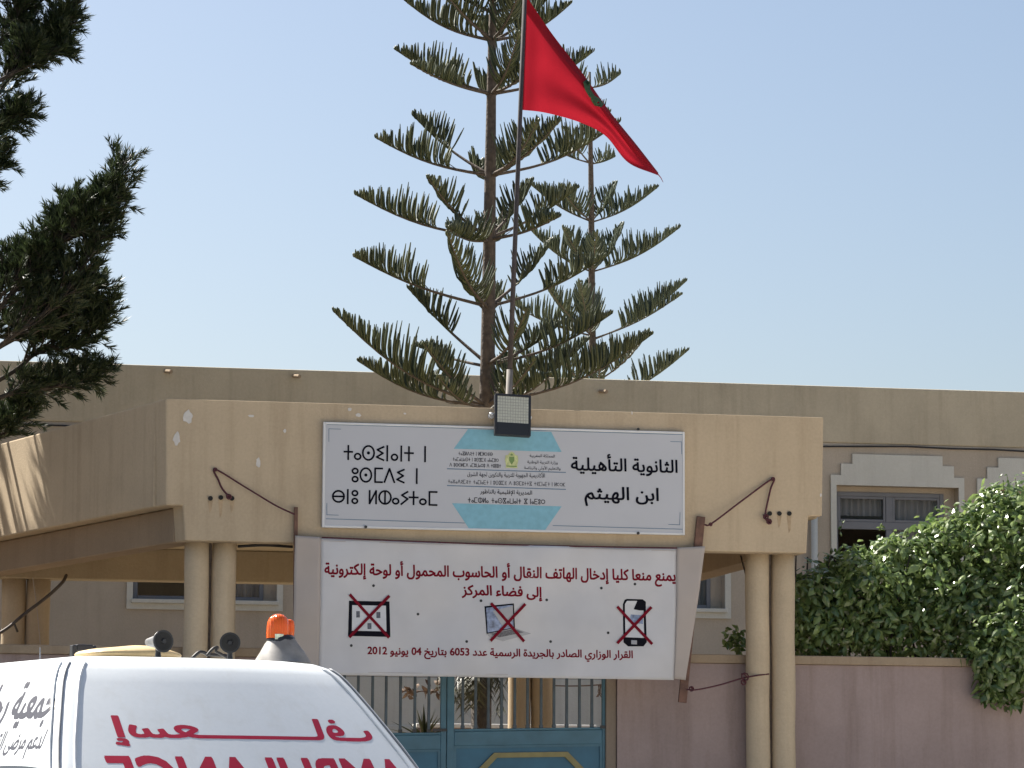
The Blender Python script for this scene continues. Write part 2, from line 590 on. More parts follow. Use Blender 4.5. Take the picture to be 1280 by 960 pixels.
# Tifinagh letters as strokes in a box 1 high: lists of polylines; width first
def circ(cx, cy, r, n=18, ry=None):
    return [(cx + r * math.cos(2 * math.pi * i / n), cy + (ry or r) * math.sin(2 * math.pi * i / n)) for i in range(n + 1)]
TIF = {
 'ⴰ': (0.42, [circ(0.21, 0.23, 0.20)]),
 'ⴱ': (0.86, [circ(0.43, 0.5, 0.43), [(0.0, 0.5), (0.86, 0.5)]]),
 'ⴳ': (0.66, [[(0, 1), (0.66, 0)], [(0.66, 1), (0, 0)], [(0, 1), (0.66, 1)], [(0, 0.0), (0.66, 0.0)]]),
 'ⴷ': (0.74, [[(0, 0), (0.37, 1), (0.74, 0)]]),
 'ⴹ': (0.6, [[(0.6, 1), (0, 1), (0, 0), (0.6, 0)], [(0, 0.5), (0.5, 0.5)]]),
 'ⵀ': (0.86, [circ(0.43, 0.5, 0.43, ry=0.5), [(0.43, 0), (0.43, 1)]]),
 'ⵉ': (0.56, [[(0.56, 0.96), (0.05, 0.74), (0.50, 0.5), (0.0, 0.22), (0.56, 0.0)]]),
 'ⵍ': (0.5, [[(0, 0), (0, 1)], [(0, 0.0), (0.5, 1)], [(0.5, 0), (0.5, 1)]]),
 'ⵎ': (0.56, [[(0.56, 1), (0, 1), (0, 0), (0.56, 0)]]),
 'ⵏ': (0.06, [[(0.03, -0.04), (0.03, 1.04)]]),
 'ⵓ': (0.40, [circ(0.20, 0.78, 0.18), circ(0.20, 0.18, 0.18)]),
 'ⵔ': (0.8, [circ(0.4, 0.5, 0.4)]),
 'ⵙ': (0.86, [circ(0.43, 0.5, 0.43, ry=0.5), circ(0.43, 0.5, 0.05, 8)]),
 'ⵜ': (0.58, [[(0.29, 0), (0.29, 1)], [(0, 0.55), (0.58, 0.55)]]),
 'ⵡ': (0.7, [[(0, 1), (0, 0), (0.7, 0), (0.7, 1)]]),
 'ⵢ': (0.5, [[(0.5, 0.98), (0.05, 0.70), (0.5, 0.42), (0.0, 0.0)]]),
 'ⵖ': (0.4, [[(0, 0), (0, 1)], [(0.2, 0.3), (0.2, 0.7)], [(0.4, 0), (0.4, 1)]]),
 'ⵣ': (0.6, [[(0.3, 0), (0.3, 1)], [(0, 0), (0.3, 0.4), (0.6, 0)], [(0, 1), (0.3, 0.6), (0.6, 1)]]),
 'ⵛ': (0.6, [[(0.6, 0.9), (0.1, 0.8), (0, 0.5), (0.1, 0.2), (0.6, 0.1)]]),
 'ⵇ': (0.5, [[(0.5, 1), (0, 0.5), (0.5, 0)], [(0, 0), (0, 1)]]),
 'ⴽ': (0.6, [[(0, 1), (0.3, 0.5), (0.6, 1)], [(0, 0), (0.3, 0.5), (0.6, 0)]]),
}
def stroke(mb, pts, w, put, layer=0):
    """a ribbon of width w along points lying in the x-z plane"""
    for i in range(len(pts) - 1):
        a, b = pts[i], pts[i + 1]
        d = b - a
        if d.length < 1e-7:
            continue
        d.normalize()
        nrm = Vector((-d.z, 0, d.x)) * (w / 2)
        e = d * (w * 0.3)
        q = [a - e + nrm, a - e - nrm, b + e - nrm, b + e + nrm]
        mb.add([put(p, (layer + i) % 5) for p in q], [(0, 1, 2, 3)])

def tif_glyph(mb, ch, P0, dx, wx, h, w, put, layer=0):
    wd, lines = TIF[ch]
    for j, ln in enumerate(lines):
        pts = [P0 + dx * ((x / wd) * wx if wd > 0.1 else x * 0) + Vector((0, 0, y * h)) for x, y in ln]
        stroke(mb, pts, w, put, layer + j * 2)

def tif_line(mb, text, L, Rr, h, w, put):
    gap, space = 0.22, 0.5
    total = sum(space if c == ' ' else TIF[c][0] + gap for c in text) - gap
    ax = Rr - L
    s = ax.length / total
    d = ax.normalized()
    x = 0
    for i, c in enumerate(text):
        if c == ' ':
            x += space
            continue
        tif_glyph(mb, c, L + d * (x * s), d, TIF[c][0] * s, h, w, put, i)
        x += TIF[c][0] + gap

# ---------------------------------------------------------------- ground
def sheet(name, x0, x1, y0, y1, z, mt):
    return MB().add([(x0, y0, z), (x1, y0, z), (x1, y1, z), (x0, y1, z)], [(0, 1, 2, 3)]).build(name, mt, kind='structure')
sheet('ground', -700, 700, -700, 700, 0.0, M['earth'])
sheet('road', -300, 300, -60, -4.2, 0.004, M['asphalt'])
sheet('bounce_ground', -4.2, 60, -48, -4.2, 0.008, M['bounce_ground'])  # added unseen pale ground that bounces sunlight up onto the canopy front
MB().box(-4.2, 120, -4.0, 0.42, 0.0, 0.13).build('pavement', M['paving'], kind='structure')
MB().box(-120, -4.203, -4.0, 0.42, 0.0, 0.128).build('dimming_strip', M['dimming_ground'], kind='structure')  # added unseen dark strip, cuts light bounced onto the canopy's left side
MB().box(-120, 120, -4.2, -4.003, 0.0, 0.14).build('kerb', M['trim'], kind='structure', bevel=0.02)
sheet('courtyard', -30, 30, 0.7, 11.9, 0.008, M['earth'])

# ---------------------------------------------------------------- school building behind
BY = 12.0
bld = thing('school_building', 'long beige two storey school block with flat parapet and white framed windows behind the gate', 'building', (2, 15, 0))
OPEN = [(-6.35, -4.55), (-2.46, -0.66), (3.44, 5.14), (6.64, 8.31), (8.64, 10.31)]
ZS, ZT = 4.0, 5.69
w = MB()
xs = [-16.0]
for a, b in OPEN:
    w.box(xs[-1], a, BY, BY + 0.3, 0, 6.24)
    w.box(a, b, BY, BY + 0.3, 0, ZS)
    w.box(a, b, BY, BY + 0.3, ZT, 6.24)
    xs.append(b)
w.box(xs[-1], 22.0, BY, BY + 0.3, 0, 6.24)
w.build('wall', M['facade'], bld)
sw = MB()
sw.box(-16, -15.7, BY + 0.303, 18, 0, 6.24)
sw.box(21.7, 22, BY + 0.303, 18, 0, 6.24)
sw.box(-15.697, 21.697, 17.7, 18, 0, 6.24)
sw.build('rear_wall', M['facade'], bld)
MB().box(-16, 22, BY - 0.012, 18, 6.243, 6.99).build('parapet', M['parapet'], bld, bevel=0.02)
MB().box(-16, 22, BY - 0.022, BY - 0.002, 0, 3.12).build('plinth', M['plinth'], bld, bevel=0.01)
MB().box(-16, 22, BY - 0.06, BY - 0.024, 2.40, 2.52).build('plinth_moulding', M['trim'], bld, bevel=0.012)
MB().box(-15.69, 21.69, BY + 0.4, 17.6, 3.2, 3.35).build('floor_slab', M['facade'], bld)
for px, py in ((207, 464), (367, 470), (750, 489)):
    p = at(px, py, BY - 0.02)
    sp = MB().tube([p + Vector((0, 0.0, 0)), p + Vector((0.06, -0.12, -0.02))], [0.024, 0.026], 10).build('drain_spout', M['cap'], bld, smooth=False)

def school_window(a, b, stepped, first_open):
    zs, zt = ZS, ZT
    t = 0.075
    if stepped:
        s1, s2, H1, H2, H3 = 0.14, 0.44, 0.06, 0.14, 0.35
        c = MB()
        ol = [(a - t, zs - t), (a - t, zt + 0.06 + t), (a - t + 0.14, zt + 0.13), (a - t + 0.14, zt + 0.28), (a + 0.26, zt + 0.28), (a + 0.26, zt + 0.40),
              (b - 0.26, zt + 0.40), (b - 0.26, zt + 0.28), (b + t - 0.14, zt + 0.28), (b + t - 0.14, zt + 0.13), (b + t, zt + 0.13), (b + t, zs - t)]
        ol[1] = (a - t, zt + 0.13)
        # frame as separate blocks butted together
        c.box(a - t, a, BY - 0.035, BY - 0.002, zs - t, zt)
        c.box(b, b + t, BY - 0.035, BY - 0.002, zs - t, zt)
        c.box(a, b, BY - 0.035, BY - 0.002, zs - t, zs)
        c.box(a - t, b + t, BY - 0.035, BY - 0.002, zt, zt + 0.13)
        c.box(a - t + 0.14, b + t - 0.14, BY - 0.035, BY - 0.002, zt + 0.13, zt + 0.28)
        c.box(a + 0.22, b - 0.22, BY - 0.035, BY - 0.002, zt + 0.28, zt + 0.41)
    fr = c.build('window', M['trim'], bld)
    MB().box(a - 0.02, b + 0.02, BY - 0.09, BY + 0.12, zs - 0.001, zs + 0.05).build('sill', M['trim'], fr, bevel=0.008)
    # aluminium frame set back in the opening
    y0, y1 = BY + 0.14, BY + 0.19
    x0, x1, z0, z1 = a + 0.015, b - 0.15, zs + 0.05, zt - 0.07
    f = MB()
    e = 0.055
    zm = zs + 1.13
    f.box(x0, x0 + e, y0, y1, z0, z1); f.box(x1 - e, x1, y0, y1, z0, z1)
    f.box(x0 + e, x1 - e, y0, y1, z0, z0 + e); f.box(x0 + e, x1 - e, y0, y1, z1 - e, z1)
    f.box(x0 + e, x1 - e, y0 - 0.004, y1, zm, zm + 0.1)
    xm = (x0 + x1) / 2
    f.box(xm - 0.045, xm + 0.045, y0 - 0.002, y1, z0 + e, zm)
    f.box(xm - 0.045, xm + 0.045, y0 - 0.002, y1, zm + 0.1, z1 - e)
    for xa, xb in ((x0 + e, xm - 0.045), (xm + 0.045, x1 - e)):
        za, zb = zm + 0.1, z1 - e
        q = 0.035
        f.box(xa, xa + q, y0 + 0.006, y1 - 0.006, za, zb); f.box(xb - q, xb, y0 + 0.006, y1 - 0.006, za, zb)
        f.box(xa + q, xb - q, y0 + 0.006, y1 - 0.006, za, za + q); f.box(xa + q, xb - q, y0 + 0.006, y1 - 0.006, zb - q, zb)
    f.build('frame', M['alframe'], fr, bevel=0.006)
    MB().box(x1, b, y0 + 0.02, y1, z0, zt).build('blank_infill', M['facade'], fr)
    MB().box(x0, x1, y0 + 0.02, y1, z1 + 0.002, zt).build('lintel', M['facade'], fr)
    g = MB()
    yg = y0 + 0.025
    panes = [(x0 + e, xm - 0.045, zm + 0.1, z1 - e), (xm + 0.045, x1 - e, zm + 0.1, z1 - e), (xm + 0.045, x1 - e, z0 + e, zm)]
    if not first_open:
        panes.append((x0 + e, xm - 0.045, z0 + e, zm))
    for pa in panes:
        g.add([(pa[0], yg, pa[2]), (pa[1], yg, pa[2]), (pa[1], yg, pa[3]), (pa[0], yg, pa[3])], [(0, 1, 2, 3)])
    g.build('pane', M['glass'], fr)
    cu = MB()
    n = 60
    def cur(xa, xb, za, zb, ph, yo):
        vs = []
        for i in range(n + 1):
            x = xa + (xb - xa) * i / n
            y = y1 + yo + 0.03 * math.sin(i * 0.9 + ph) + 0.012 * math.sin(i * 2.3 + ph)
            vs += [(x, y, za), (x, y, zb)]
        cu.add(vs, [(2 * i, 2 * i + 2, 2 * i + 3, 2 * i + 1) for i in range(n)])
    cur(xm + 0.02, x1, z0, z1 - 0.02, a, 0.08)
    if first_open:
        cur(x0, xm - 0.05, z1 - 0.30, z1 - 0.02, a + 2, 0.10)
    cu.build('curtain', M['curtain'], fr, smooth=True)
for i, (a, b) in enumerate(OPEN):
    school_window(a, b, True, i in (2, 3))
# white downpipe on the facade
p = at(1018, 660, BY - 0.09)
MB().tube([(p.x, BY - 0.09, 0.1), (p.x, BY - 0.09, 6.1)], 0.045, 12).build('downpipe', M['trim'], bld, smooth=True)

# black cable clipped along the facade under the parapet
pts = []
for i in range(60):
    x = -14 + i * 0.6
    pts.append((x, BY - 0.03, 6.20 + 0.02 * math.sin(i * 0.9) - 0.015 * (i % 5 == 2)))
tag(MB().tube(pts, 0.011, 5).build('facade_cable', M['cable'], smooth=True), 'thin black cable strung along the school wall just under the parapet', 'cable')

# ---------------------------------------------------------------- entrance canopy
can = thing('entrance_canopy', 'beige rendered concrete entrance canopy on twin round columns carrying the school sign', 'canopy', (0, 2.5, 0.13))
XL, XR, ZB, ZM, ZTOP = -3.10, 2.905, 3.832, 4.14, 5.08
SK = -0.325
def skew(p):
    if p.x < -2:
        return Vector((p.x + SK * p.y, p.y, p.z))
    return p
MB().prism([(XL, ZTOP), (XR, ZTOP), (XR - 0.02, ZM + 0.035), (2.755, ZM + 0.03), (2.735, ZB), (-2.905, ZB), (-2.93, ZM), (XL + 0.02, ZM)], 0.0, 0.22, skew).build('fascia', M['beige'], can, bevel=0.014)
def side_pt(x, y):
    return (x + SK * y, y)
LY = 5.6
MB().plan([side_pt(XL, 0.222), side_pt(XL, LY), side_pt(XL + 0.17, LY), side_pt(XL + 0.17, 0.222)], ZM, ZTOP - 0.003).build('side_parapet', M['beige'], can, bevel=0.014)
MB().plan([(XR, 0.222), (XR, LY), (XR - 0.17, LY), (XR - 0.17, 0.222)], ZM + 0.03, ZTOP - 0.003).build('side_parapet', M['beige'], can, bevel=0.014)
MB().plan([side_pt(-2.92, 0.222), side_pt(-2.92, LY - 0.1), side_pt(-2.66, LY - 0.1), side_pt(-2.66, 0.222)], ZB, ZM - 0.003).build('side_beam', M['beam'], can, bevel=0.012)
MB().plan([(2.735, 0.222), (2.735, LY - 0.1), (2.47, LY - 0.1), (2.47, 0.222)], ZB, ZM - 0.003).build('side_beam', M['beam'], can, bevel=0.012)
MB().plan([side_pt(XL + 0.172, 0.222), (XR - 0.172, 0.222), (XR - 0.172, LY - 0.02), side_pt(XL + 0.172, LY - 0.02)], ZM + 0.002, ZM + 0.17).build('roof_slab', M['soffit'], can)
MB().plan([side_pt(-2.655, 5.0), (2.465, 5.0), (2.465, 5.26), side_pt(-2.655, 5.26)], ZB - 0.02, ZM).build('rear_beam', M['soffit'], can, bevel=0.012)
def column(x, y, r, top, lean=0.0):
    n = 14
    pts = [(x + lean * (1 - i / n) + 0.003 * math.sin(i * 1.7 + x * 9), y, 0.13 + (top - 0.13) * i / n) for i in range(n + 1)]
    return MB().tube(pts, [r * (1 + 0.012 * math.sin(i * 2.1 + x * 5)) for i in range(n + 1)], 28).build('column', M['column'], can, smooth=True)
for x in (-2.774, -2.533, 2.346, 2.588):
    column(x, 0.28, 0.1085, ZB + 0.01)
for a in (649, 677.5):
    column(at(a, 880, 5.13).x, 5.13, 0.118, ZB - 0.01)
for a in (17, 47.5):
    column(at(a, 760, 5.13).x, 5.13, 0.122, ZB - 0.01)
for x in (2.25, 2.49):
    column(x, 5.13, 0.115, ZB - 0.01)
# dark strip standing in for the shade in the gap between front columns
for x in (-2.6535, 2.467):
    MB().box(x - 0.012, x + 0.012, 0.28, 0.30, 0.13, ZB + 0.005).build('gap_shade', M['bark'], can)

def blotch(px, py, sx, sz, seed, Y, name, mt, tall=False):
    r2 = random.Random(seed)
    c = at(px, py, Y)
    n = 13
    pl = []
    for i in range(n):
        t = 2 * math.pi * i / n
        k = 0.62 + 0.45 * r2.random()
        pl.append((c.x + sx * k * math.cos(t), c.z + sz * k * math.sin(t)))
    return MB().prism(pl, Y - 0.0022, Y - 0.0002).build(name, mt, can)
for i, (px, py, sx, sz) in enumerate([(235, 520, .05, .065), (221, 548, .04, .07), (323, 578, .025, .045), (314, 520, .03, .012), (356, 539, .015, .02),
                                      (1026, 619, .01, .018), (437, 512, .02, .016), (448, 519, .03, .018), (506, 517, .015, .01), (790, 516, .008, .02)]):
    blotch(px, py, sx, sz, 30 + i, -0.0015, 'peeled_patch', M['peel'])
# three small holes each side, their inner shade painted black, with rust running down
for k, (px, py) in enumerate(((263, 623), (276, 622), (290, 623), (962, 642), (974, 642), (986.5, 642))):
    c = at(px, py, 0)
    MB().tube([c + Vector((0, 0.05, 0)), c + Vector((0, -0.012, 0))], 0.021, 12).build('dark_hole', M['hole'], can)
    if k in (0, 1, 2, 4, 5):
        ln = 0.10 + 0.05 * (k % 2)
        MB().prism([(c.x - 0.022, c.z - 0.02), (c.x + 0.02, c.z - 0.02), (c.x + 0.010, c.z - ln), (c.x - 0.006, c.z - ln - 0.03)], -0.0024, -0.0003).build('rust_streak', M['rust'], can)
tag(MB().tube(spline([at(297, 683, 0.5), at(330, 681.5, 0.5), at(366, 683.5, 0.5)], 8), 0.014, 6).build('soffit_cable', M['cable'], smooth=True),
    'short black cable slung under the canopy beside the left twin columns', 'cable')

# ---------------------------------------------------------------- boundary walls and gate
WY0, WY1 = 0.45, 0.65
def boundary(name, label, x0, x1):
    b = thing(name, label, 'wall', ((x0 + x1) / 2, 0.55, 0))
    MB().box(x0, x1, WY0, WY1, 0, 2.842).build('wall_face', M['mauve'], b)
    MB().box(x0, x1, WY0 - 0.035, WY1 + 0.035, 2.845, 2.925).build('coping', M['cap'], b, bevel=0.01)
boundary('boundary_wall', 'mauve boundary wall with beige coping under the leafy creeper right of the gate', 1.075, 16.0)
boundary('boundary_wall', 'boundary wall stretch with beige coping behind the ambulance roof left of the gate', -16.0, -1.62)
for x0, x1 in ((-1.617, -1.50), (0.975, 1.072)):
    s = 'right' if x0 > 0 else 'left'
    tag(MB().box(x0, x1, WY0 + 0.02, WY1 + 0.02, 0, 3.3).build('gate_jamb', M['jamb'], bevel=0.008),
        'brown rendered jamb at the hinged end of the gold moulded blue gate leaf' if x0 > 0 else 'rendered gate jamb at the gate end of the wall behind the ambulance', 'gate post')

GY = 0.50
def gate_leaf(label, x0, x1, zrail, bars, slope, octo, stile_l, stile_r):
    g = thing('gate_leaf', label, 'gate', ((x0 + x1) / 2, GY, 0.13), 'blue metal gate leaves')
    xr = x1
    tf = lambda p: Vector((p.x, p.y, p.z + slope * (p.x - x0)))
    zb, zt = 0.22, 3.3
    f = MB()
    f.box(x0, x0 + stile_l, GY, GY + 0.05, zb, zt, tf)
    f.box(x1 - stile_r, x1, GY, GY + 0.05, zb, zt, tf)
    f.box(x0 + stile_l, x1 - stile_r, GY, GY + 0.05, zrail - 0.13, zrail, tf)
    f.box(x0 + stile_l, x1 - stile_r, GY, GY + 0.05, zb, zb + 0.12, tf)
    f.box(x0 + stile_l, x1 - stile_r, GY, GY + 0.05, zt - 0.05, zt, tf)
    f.build('frame', M['blueframe'], g, bevel=0.006)
    MB().box(x0 + stile_l, x1 - stile_r, GY + 0.022, GY + 0.034, zb + 0.12, zrail - 0.13, tf).build('sheet_panel', M['blue'], g)
    q = MB()
    a0, a1, c0, c1 = x0 + stile_l, x1 - stile_r, zb + 0.12, zrail - 0.13
    for bx in ((a0, a0 + 0.02, c0, c1), (a1 - 0.02, a1, c0, c1), (a0 + 0.02, a1 - 0.02, c1 - 0.02, c1), (a0 + 0.02, a1 - 0.02, c0, c0 + 0.02)):
        q.box(bx[0], bx[1], GY + 0.008, GY + 0.0215, bx[2], bx[3], tf)
    q.build('inner_moulding', M['blueframe'], g)
    MB().box(x0 + stile_l, x1 - stile_r, GY - 0.004, GY + 0.054, zrail + 0.001, zrail + 0.022, tf).build('rail_cap', M['blueframe'], g, bevel=0.004)
    for x in bars:
        MB().box(x - 0.012, x + 0.012, GY + 0.012, GY + 0.036, zrail + 0.015, zt - 0.045, tf).build('bar', M['bar'], g, bevel=0.003)
        MB().box(x - 0.016, x + 0.016, GY + 0.008, GY + 0.040, zrail + 0.023, zrail + 0.052, tf).build('bar_foot', M['black'] if octo is None else M['bar'], g)
    if octo:
        xa, xb, za, zc = octo
        o = MB()
        def octa(xa, xb, zt2, zb2, c):
            return [(xa + c, zt2), (xb - c, zt2), (xb, zt2 - c), (xb, zb2 + c), (xb - c, zb2), (xa + c, zb2), (xa, zb2 + c), (xa, zt2 - c)]
        A = octa(xa, xb, za, zc, 0.24)
        B = octa(xa + 0.045, xb - 0.045, za - 0.045, zc + 0.045, 0.222)
        for i in range(8):
            j = (i + 1) % 8
            vs = []
            for yy in (GY - 0.004, GY + 0.0218):
                for pq in (A[i], A[j], B[j], B[i]):
                    vs.append(tf(Vector((pq[0], yy, pq[1]))))
            o.add(vs, [(0, 1, 2, 3), (4, 7, 6, 5), (0, 4, 5, 1), (3, 2, 6, 7)])
        o.build('octagon_moulding', M['gold'], g)
    else:
        xl = x1 - stile_r - 0.075
        MB().box(xl, x1 + 0.004, GY - 0.02, GY - 0.001, zrail + 0.03, zrail + 0.055, tf).build('latch', M['black'], g)
    return g
gx = lambda px: at(px, 890, GY).x
r_bars = [gx(p) for p in (579, 595, 611, 627.5, 644, 660, 677, 693, 709, 725, 740.5)]
l_bars = [gx(p) for p in (413, 430.5, 448, 466, 483, 501, 519, 536.5)]
gr = gate_leaf('blue gate leaf with raised ochre octagon moulding, hinged beside the mauve wall', gx(558.8), gx(763), at(560, 914.5, GY).z, r_bars, 0.022,
               (at(585, 930, GY).x, at(742, 930, GY).x, at(640, 942.5, GY).z, 0.62), gx(568) - gx(558.8), gx(763) - gx(753))
gl = gate_leaf('blue gate leaf with black footed bars, half hidden by the ambulance', gx(395), gx(558), at(395, 920, GY).z, l_bars, 0.018, None, 0.07, gx(558) - gx(551))
h = at(768, 955, GY + 0.03)
MB().tube([h + Vector((-0.03, 0, 0)), h + Vector((0.02, -0.05, 0)), h + Vector((0.02, -0.05, -0.12)), h + Vector((-0.03, 0, -0.13))], 0.008, 6).build('handle', M['black'], gr)
c0 = at(758, 909, GY)
MB().box(c0.x - 0.06, c0.x + 0.06, GY - 0.02, GY - 0.002, c0.z - 0.012, c0.z + 0.014).build('hinge_plate', M['black'], gr)

# ---------------------------------------------------------------- school sign
SY = -0.055
SL, SR_, SB, ST = -1.708, 1.583, 3.970, 4.906
sg = thing('school_sign', 'wide white school name board with teal hexagon halves and black Arabic and Tifinagh lettering', 'sign', (-0.06, -0.03, SB))
MB().box(SL + 0.012, SR_ - 0.012, SY + 0.006, -0.003, SB + 0.012, ST - 0.012).build('panel', M['sign'], sg)
fr = MB()
fr.box(SL, SL + 0.02, SY, -0.004, SB, ST); fr.box(SR_ - 0.02, SR_, SY, -0.004, SB, ST)
fr.box(SL + 0.02, SR_ - 0.02, SY, -0.004, SB, SB + 0.02); fr.box(SL + 0.02, SR_ - 0.02, SY, -0.004, ST - 0.02, ST)
fr.build('frame', M['alu'], sg, bevel=0.004)
PY = SY + 0.006
def put_sign(lv):
    return lambda p, k: Vector((p.x, PY - lv - 0.00012 * k, p.z))
def sp_(px, py):
    q = at(px, py, PY)
    return q
def poly_on(pxs, lv, name, mt):
    pl = [(sp_(*q).x, sp_(*q).z) for q in pxs]
    return MB().prism(pl, PY - lv, PY - 0.0002).build(name, mt, sg)
poly_on([(585, 536.5), (689, 539.8), (702, 565), (567, 561)], 0.0015, 'hexagon_half', M['teal'])
poly_on([(565, 629), (702, 633), (681, 663.2), (586, 660.5)], 0.0015, 'hexagon_half', M['teal'])
ln = MB()
for pts, wd in (([(409, 530.5), (854, 543.3)], .006), ([(407.5, 648.5), (581, 653.8)], .006), ([(691, 657), (853, 661.6)], .006),
                ([(411, 552), (411, 536), (426, 536.5)], .005), ([(408.5, 629), (408.5, 643.5), (423, 644)], .005),
                ([(838, 552), (852, 552.3), (852, 567.5)], .005), ([(850, 640.5), (849.5, 656), (835.5, 655.6)], .005)):
    stroke(ln, [sp_(*q) for q in pts], wd, put_sign(0.003))
for pts in ([(559, 586), (707, 590.6)], [(559, 607), (707, 611.8)]):
    stroke(ln, [sp_(*q) for q in pts], .008, put_sign(0.003))
ln.build('rule_line', M['navy'], sg)
# Tifinagh, three lines; letter extents measured on the board
def c1(x, y):
    return sp_(380 + x / 4.8, 480 + y / 4.8)
LINES = [(372, 456, 1.6 / 420, [('ⵜ', 240, 290), ('ⴰ', 303, 340), ('ⵙ', 352, 420), ('ⵉ', 435, 478), ('ⵏ', 499, 503), ('ⴰ', 524, 561), ('ⵏ', 583, 587), ('ⵜ', 603, 655), ('ⵏ', 726, 730)]),
         (506, 588, 0, [('ⵓ', 288, 324), ('ⵙ', 337, 404), ('ⵎ', 426, 470), ('ⴷ', 482, 542), ('ⵉ', 557, 600), ('ⵏ', 676, 680)]),
         (640, 718, 0, [('ⴱ', 172, 240), ('ⵏ', 262, 266), ('ⵓ', 287, 322), ('ⵍ', 393, 432), ('ⵀ', 450, 521), ('ⴰ', 531, 568), ('ⵢ', 582, 622), ('ⵜ', 630, 684), ('ⴰ', 694, 732), ('ⵎ', 752, 797)])]
for top, bot, _, gs in LINES:
    tm = MB()
    last = None
    for i, (ch, x0, x1) in enumerate(gs):
        if last and x0 - last > 50:           # a new word
            tm.build('lettering', M['ink'], sg)
            tm = MB()
        last = x1
        dy = (x0 - 400) * 0.022
        a = c1(x0, bot + dy)
        b = c1(x1, bot + dy)
        hh = c1(x0, top + dy).z - a.z
        dv = Vector((1, 0, 0))
        tif_glyph(tm, ch, a, dv, (b - a).length, hh, 0.016, put_sign(0.0035), i)
    tm.build('lettering', M['ink'], sg)
def sign_line(text, l, r, bold, stretch=1.0, mt='ink'):
    write_line(shape(text), sp_(*l), sp_(*r), stretch, bold, put_sign(0.0035)).build('lettering', M[mt], sg)
sign_line('الثانوية التأهيلية', (713.5, 587.5), (847, 591), 0.022, 1.0)
sign_line('ابن الهيثم', (730.5, 623.5), (823.5, 626), 0.022, 0.88)
sign_line('المملكة المغربية', (662, 571.2), (693.5, 572), 0.0)
sign_line('وزارة التربية الوطنية', (659, 579.0), (697, 580), 0.0)
sign_line('والتعليم الأولي والرياضة', (655, 586.2), (700.5, 587.4), 0.0)
sign_line('الأكاديمية الجهوية للتربية والتكوين لجهة الشرق', (584, 595), (681, 597), 0.0, 1.35)
sign_line('المديرية الإقليمية بالناظور', (600, 616.6), (665, 618.4), 0.006, 1.1)
ts = MB()
def sign_tif(text, l, r, hpx, w):
    a, b = sp_(*l), sp_(*r)
    tif_line(ts, text, a, b, hpx / 140.0, w, put_sign(0.0035))
sign_tif('ⵜⴰⴳⵍⴷⵉⵜ ⵏ ⵍⵎⵖⵔⵉⴱ', (573, 569), (615.5, 570), 4.4, 0.0034)
sign_tif('ⵜⴰⵎⴰⵡⴰⵙⵜ ⵏ ⵓⵙⴳⵎⵉ ⴰⵏⴰⵎⵓⵔ', (566, 576), (623, 577.5), 4.2, 0.0034)
sign_tif('ⴷ ⵓⵙⵙⵍⵎⴷ ⴰⵎⵣⵡⴰⵔⵓ ⴷ ⵜⵓⵏⵏⵓⵏⵜ', (562, 583), (626, 584.6), 4.2, 0.0034)
sign_tif('ⵜⴰⴽⴰⴷⵉⵎⵉⵜ ⵜⴰⵎⵏⴰⴹⵜ ⵏ ⵓⵙⴳⵎⵉ ⴷ ⵓⵙⵎⵓⵜⵜⴳ ⵜⵉⵎⵏⴰⴹⵜ ⵏ ⵍⵛⵔⵇ', (560, 604), (706, 608.2), 4.6, 0.0034)
sign_tif('ⵜⴰⵎⵀⵍⴰ ⵜⴰⵙⴳⴰⵡⴰⵏⵜ ⴳ ⵏⴰⴹⵓⵔ', (585, 628), (681, 630.3), 6.0, 0.0055)
ts.build('small_lettering', M['ink'], sg)
# crest: shield with star, crown and two supporters
cr = MB()
cc = sp_(639.5, 575)
def cpoly(pts, lv):
    return MB().prism([(cc.x + x / 140, cc.z + z / 140) for x, z in pts], PY - lv, PY - lv + 0.001)
crest = cpoly([(-7.5, 6), (-5, 6), (-3, 9), (0, 10.5), (3, 9), (5, 6), (7.5, 6), (8.5, 0), (7, -8), (8, -10), (-8, -10), (-7, -8), (-8.5, 0)], 0.0035).build('crest', M['crest'], sg)
cpoly([(-3.2, 4), (3.2, 4), (3.2, -1), (0, -6), (-3.2, -1)], 0.005).build('crest_shield', M['crestg'], crest)
cpoly([(-2.2, 6), (0, 8.4), (2.2, 6), (0, 5.2)], 0.005).build('crest_crown', M['crestg'], crest)
cpoly([(-7, -7.2), (7, -7.2), (6.2, -8.6), (-6.2, -8.6)], 0.005).build('crest_ribbon', M['crestg'], crest)
for px, py in ((457, 658.7), (797.5, 666.5), (797.5, 536.5)):
    c = at(px, py, SY)
    MB().tube([(c.x, SY - 0.014, c.z), (c.x, SY + 0.004, c.z)], 0.013, 8).build('bolt', M['black'], sg)

